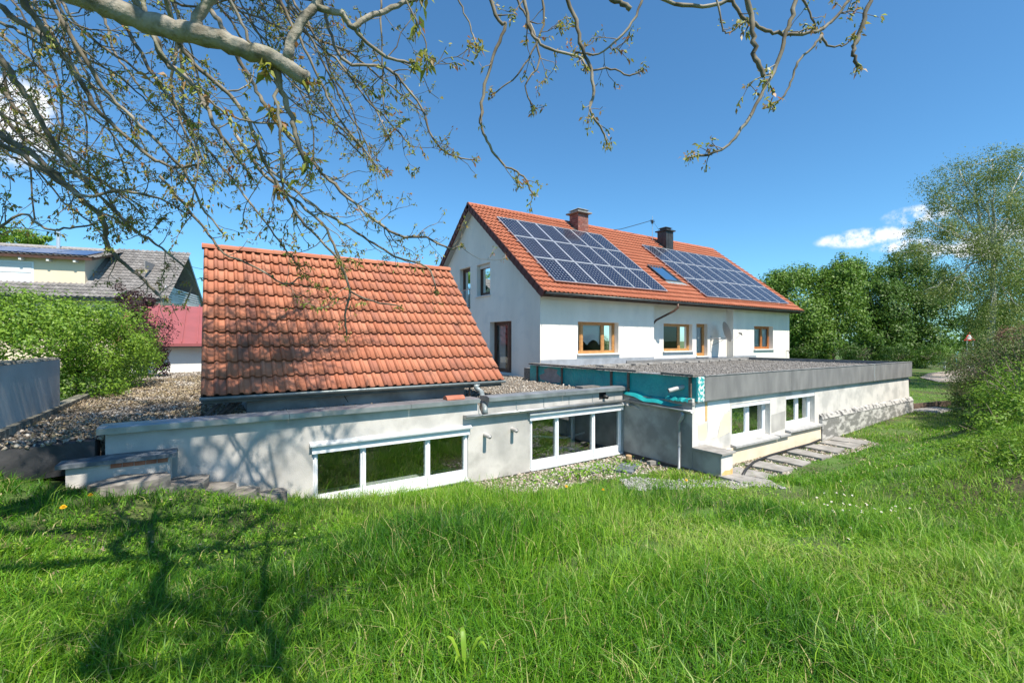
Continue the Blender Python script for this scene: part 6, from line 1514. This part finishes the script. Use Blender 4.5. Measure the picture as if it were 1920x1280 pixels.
# branches in view: top right
trace([(1265, 8, 3.6), (1330, 12, 3.6), (1372, 4, 3.6), (1392, 32, 3.6), (1416, 46, 3.6), (1442, 61, 3.6), (1480, 66, 3.6), (1530, 60, 3.6), (1560, 40, 3.7), (1590, 2, 3.7), (1600, -18, 3.7)], 9, 7, per_m=1.8, lmax=.25)
trace([(1398, -15, 3.3), (1412, 40, 3.3), (1413, 80, 3.3), (1420, 120, 3.3), (1433, 143, 3.3)], 13, 11, per_m=0)
trace([(1492, -15, 3.5), (1487, 20, 3.5), (1475, 60, 3.5), (1460, 110, 3.5), (1440, 155, 3.5), (1410, 210, 3.5), (1385, 250, 3.5), (1360, 278, 3.5), (1330, 288, 3.5), (1290, 296, 3.5)], 10, 5, per_m=1.1, lmax=.25)
trace([(1540, 66, 3.6), (1520, 92, 3.6), (1496, 116, 3.6), (1486, 146, 3.6), (1470, 180, 3.6), (1446, 196, 3.6)], 6, 4, per_m=2.2, lmax=.2, link=False)
trace([(1636, -15, 3.6), (1620, 40, 3.6), (1605, 80, 3.6), (1600, 102, 3.6), (1608, 126, 3.6)], 10, 8, per_m=1.2, lmax=.1)
trace([(1540, 66, 3.6), (1552, 86, 3.6), (1580, 85, 3.6), (1600, 70, 3.6)], 6, 3, per_m=1.5, lmax=.15, link=False)
trace([(1492, -15, 3.8), (1520, 25, 3.8), (1528, 55, 3.8)], 6, 4, per_m=2, lmax=.2)
trace([(1340, -15, 3.5), (1352, 45, 3.5), (1362, 62, 3.5), (1400, 40, 3.5)], 5, 3, per_m=2.5, lmax=.2)

# join every branch that enters the picture to the nearest limb above
for p, r, d in SKEL:
    best = min(((q - p).length + 2.5 * max(0, p.z - q.z) + 1.5 * max(0, .74 * (q.x * CX + q.y * SX) + .15 - q.z), i, j) for i, (L_, R_) in enumerate(LIMBS) for j, q in enumerate(L_))
    L_, R_ = LIMBS[best[1]]; q = L_[best[2]]; k = (q - p).length
    pts = [p, p + d * k * .33, q.lerp(p, .33) + Vector((0, 0, .10 * k)), q]
    bz = lambda t: pts[0] * (1 - t) ** 3 + pts[1] * 3 * t * (1 - t) ** 2 + pts[2] * 3 * t * t * (1 - t) + pts[3] * t ** 3
    path = [bz(i / 12) for i in range(13)]; rr = [r + (max(r * 1.25, min(R_[best[2]] * .7, .04)) - r) * i / 12 for i in range(13)]
    part('limb', MB().tube(path, rr, 7), 'walnut_bark', walnut, smooth=True)
# crown above the picture: shades the shed, the wall and the grass
for L_, R_ in LIMBS:
    for _ in range(int(len(L_) * 3.2)):
        i = int(wt.integers(len(L_) // 4, len(L_))); d = rv(); d.z = abs(d.z) * .6 + .15; d = d.normalized()
        q, rr = grow(L_[i], d, wt.uniform(1.0, 2.2), R_[i] * .55, .012, .14, .05, 10)
        if min((p.z - .78 * (p.x * CX + p.y * SX)) for p in q) < .3: continue
        if min(p.z + 1.5 * p.y for p in q) < 10.6 and max(p.z + 1.5 * p.y for p in q) > 5.6: continue
        TWIGS.append((q, rr)); n0 = len(TIPS); sprout(q, rr, 4.0, .3, .9, 1, .2)

for L_, R_ in NEAR:
    for _ in range(int(len(L_) * 2.2)):
        i = int(wt.integers(0, len(L_))); d = rv(); d.z = abs(d.z) * .3; q, rr = grow(L_[i], d, wt.uniform(.4, 1.1), R_[i] * .4, .006, .16, .03, 8)
        if min((p.z - .78 * (p.x * CX + p.y * SX)) for p in q) < .3: continue
        TWIGS.append((q, rr)); sprout(q, rr, 4.5, .15, .5, 1, .2)
mb = MB()
for q, rr in TWIGS: mb.tube(q, rr, 4 if rr[0] > .006 else 3, False)
print('twigs', len(TWIGS), 'tips', len(TIPS), 'faces', len(mb.f))
part('twigs', mb.mesh('twigs', 'walnut_twig', True, False), None, walnut, 'stuff')
# young leaves and catkins at the twig ends
LV, LF, LR = [], [], []; CV, CF, CR = [], [], []
for p, d in TIPS:
    Y_ = p.x * CX + p.y * SX; hue = wt.uniform(0, 1)
    for _ in range(int(wt.integers(3, 8))):
        dd = (d * wt.uniform(.1, .9) + rv(.65) + Vector((0, 0, -.25))).normalized(); L_ = wt.uniform(.018, .054) * (1.7 if Y_ < 3.1 and wt.random() < .5 else 1); s = dd.cross(rv()).normalized() * L_ * wt.uniform(.16, .25); b0 = p + rv(.016); nn = dd.cross(s).normalized() * L_ * .12
        n0 = len(LV); LV += [tuple(b0), tuple(b0 + dd * L_ * .5 + s + nn), tuple(b0 + dd * L_ - Vector((0, 0, L_ * .25))), tuple(b0 + dd * L_ * .5 - s + nn)]; LF.append((n0, n0 + 1, n0 + 2, n0 + 3)); LR.append(min(1, max(0, hue * .7 + .3 * wt.uniform(0, 1))))
    if wt.random() < .7:
        for _ in range(int(wt.integers(1, 4))):
            dd = (rv(.5) + Vector((0, 0, -.8)) + d * .3).normalized(); L_ = wt.uniform(.015, .045); a_ = p - d * wt.uniform(0, .06); s = dd.orthogonal().normalized() * .0065; t = dd.cross(s).normalized() * .0065; n0 = len(CV); h_ = wt.uniform(0, 1)
            for k in (0, 1): CV += [tuple(a_ + dd * L_ * k + s), tuple(a_ + dd * L_ * k - s * .5 + t * .87), tuple(a_ + dd * L_ * k - s * .5 - t * .87)]
            for i in range(3): CF.append((n0 + i, n0 + (i + 1) % 3, n0 + 3 + (i + 1) % 3, n0 + 3 + i)); CR.append(h_)
part('leaves', np_mesh('leaves', LV, LF, 'walnut_leaf', LR), None, walnut, 'stuff')
part('catkins', np_mesh('catkins', CV, CF, 'walnut_catkin', CR), None, walnut, 'stuff')
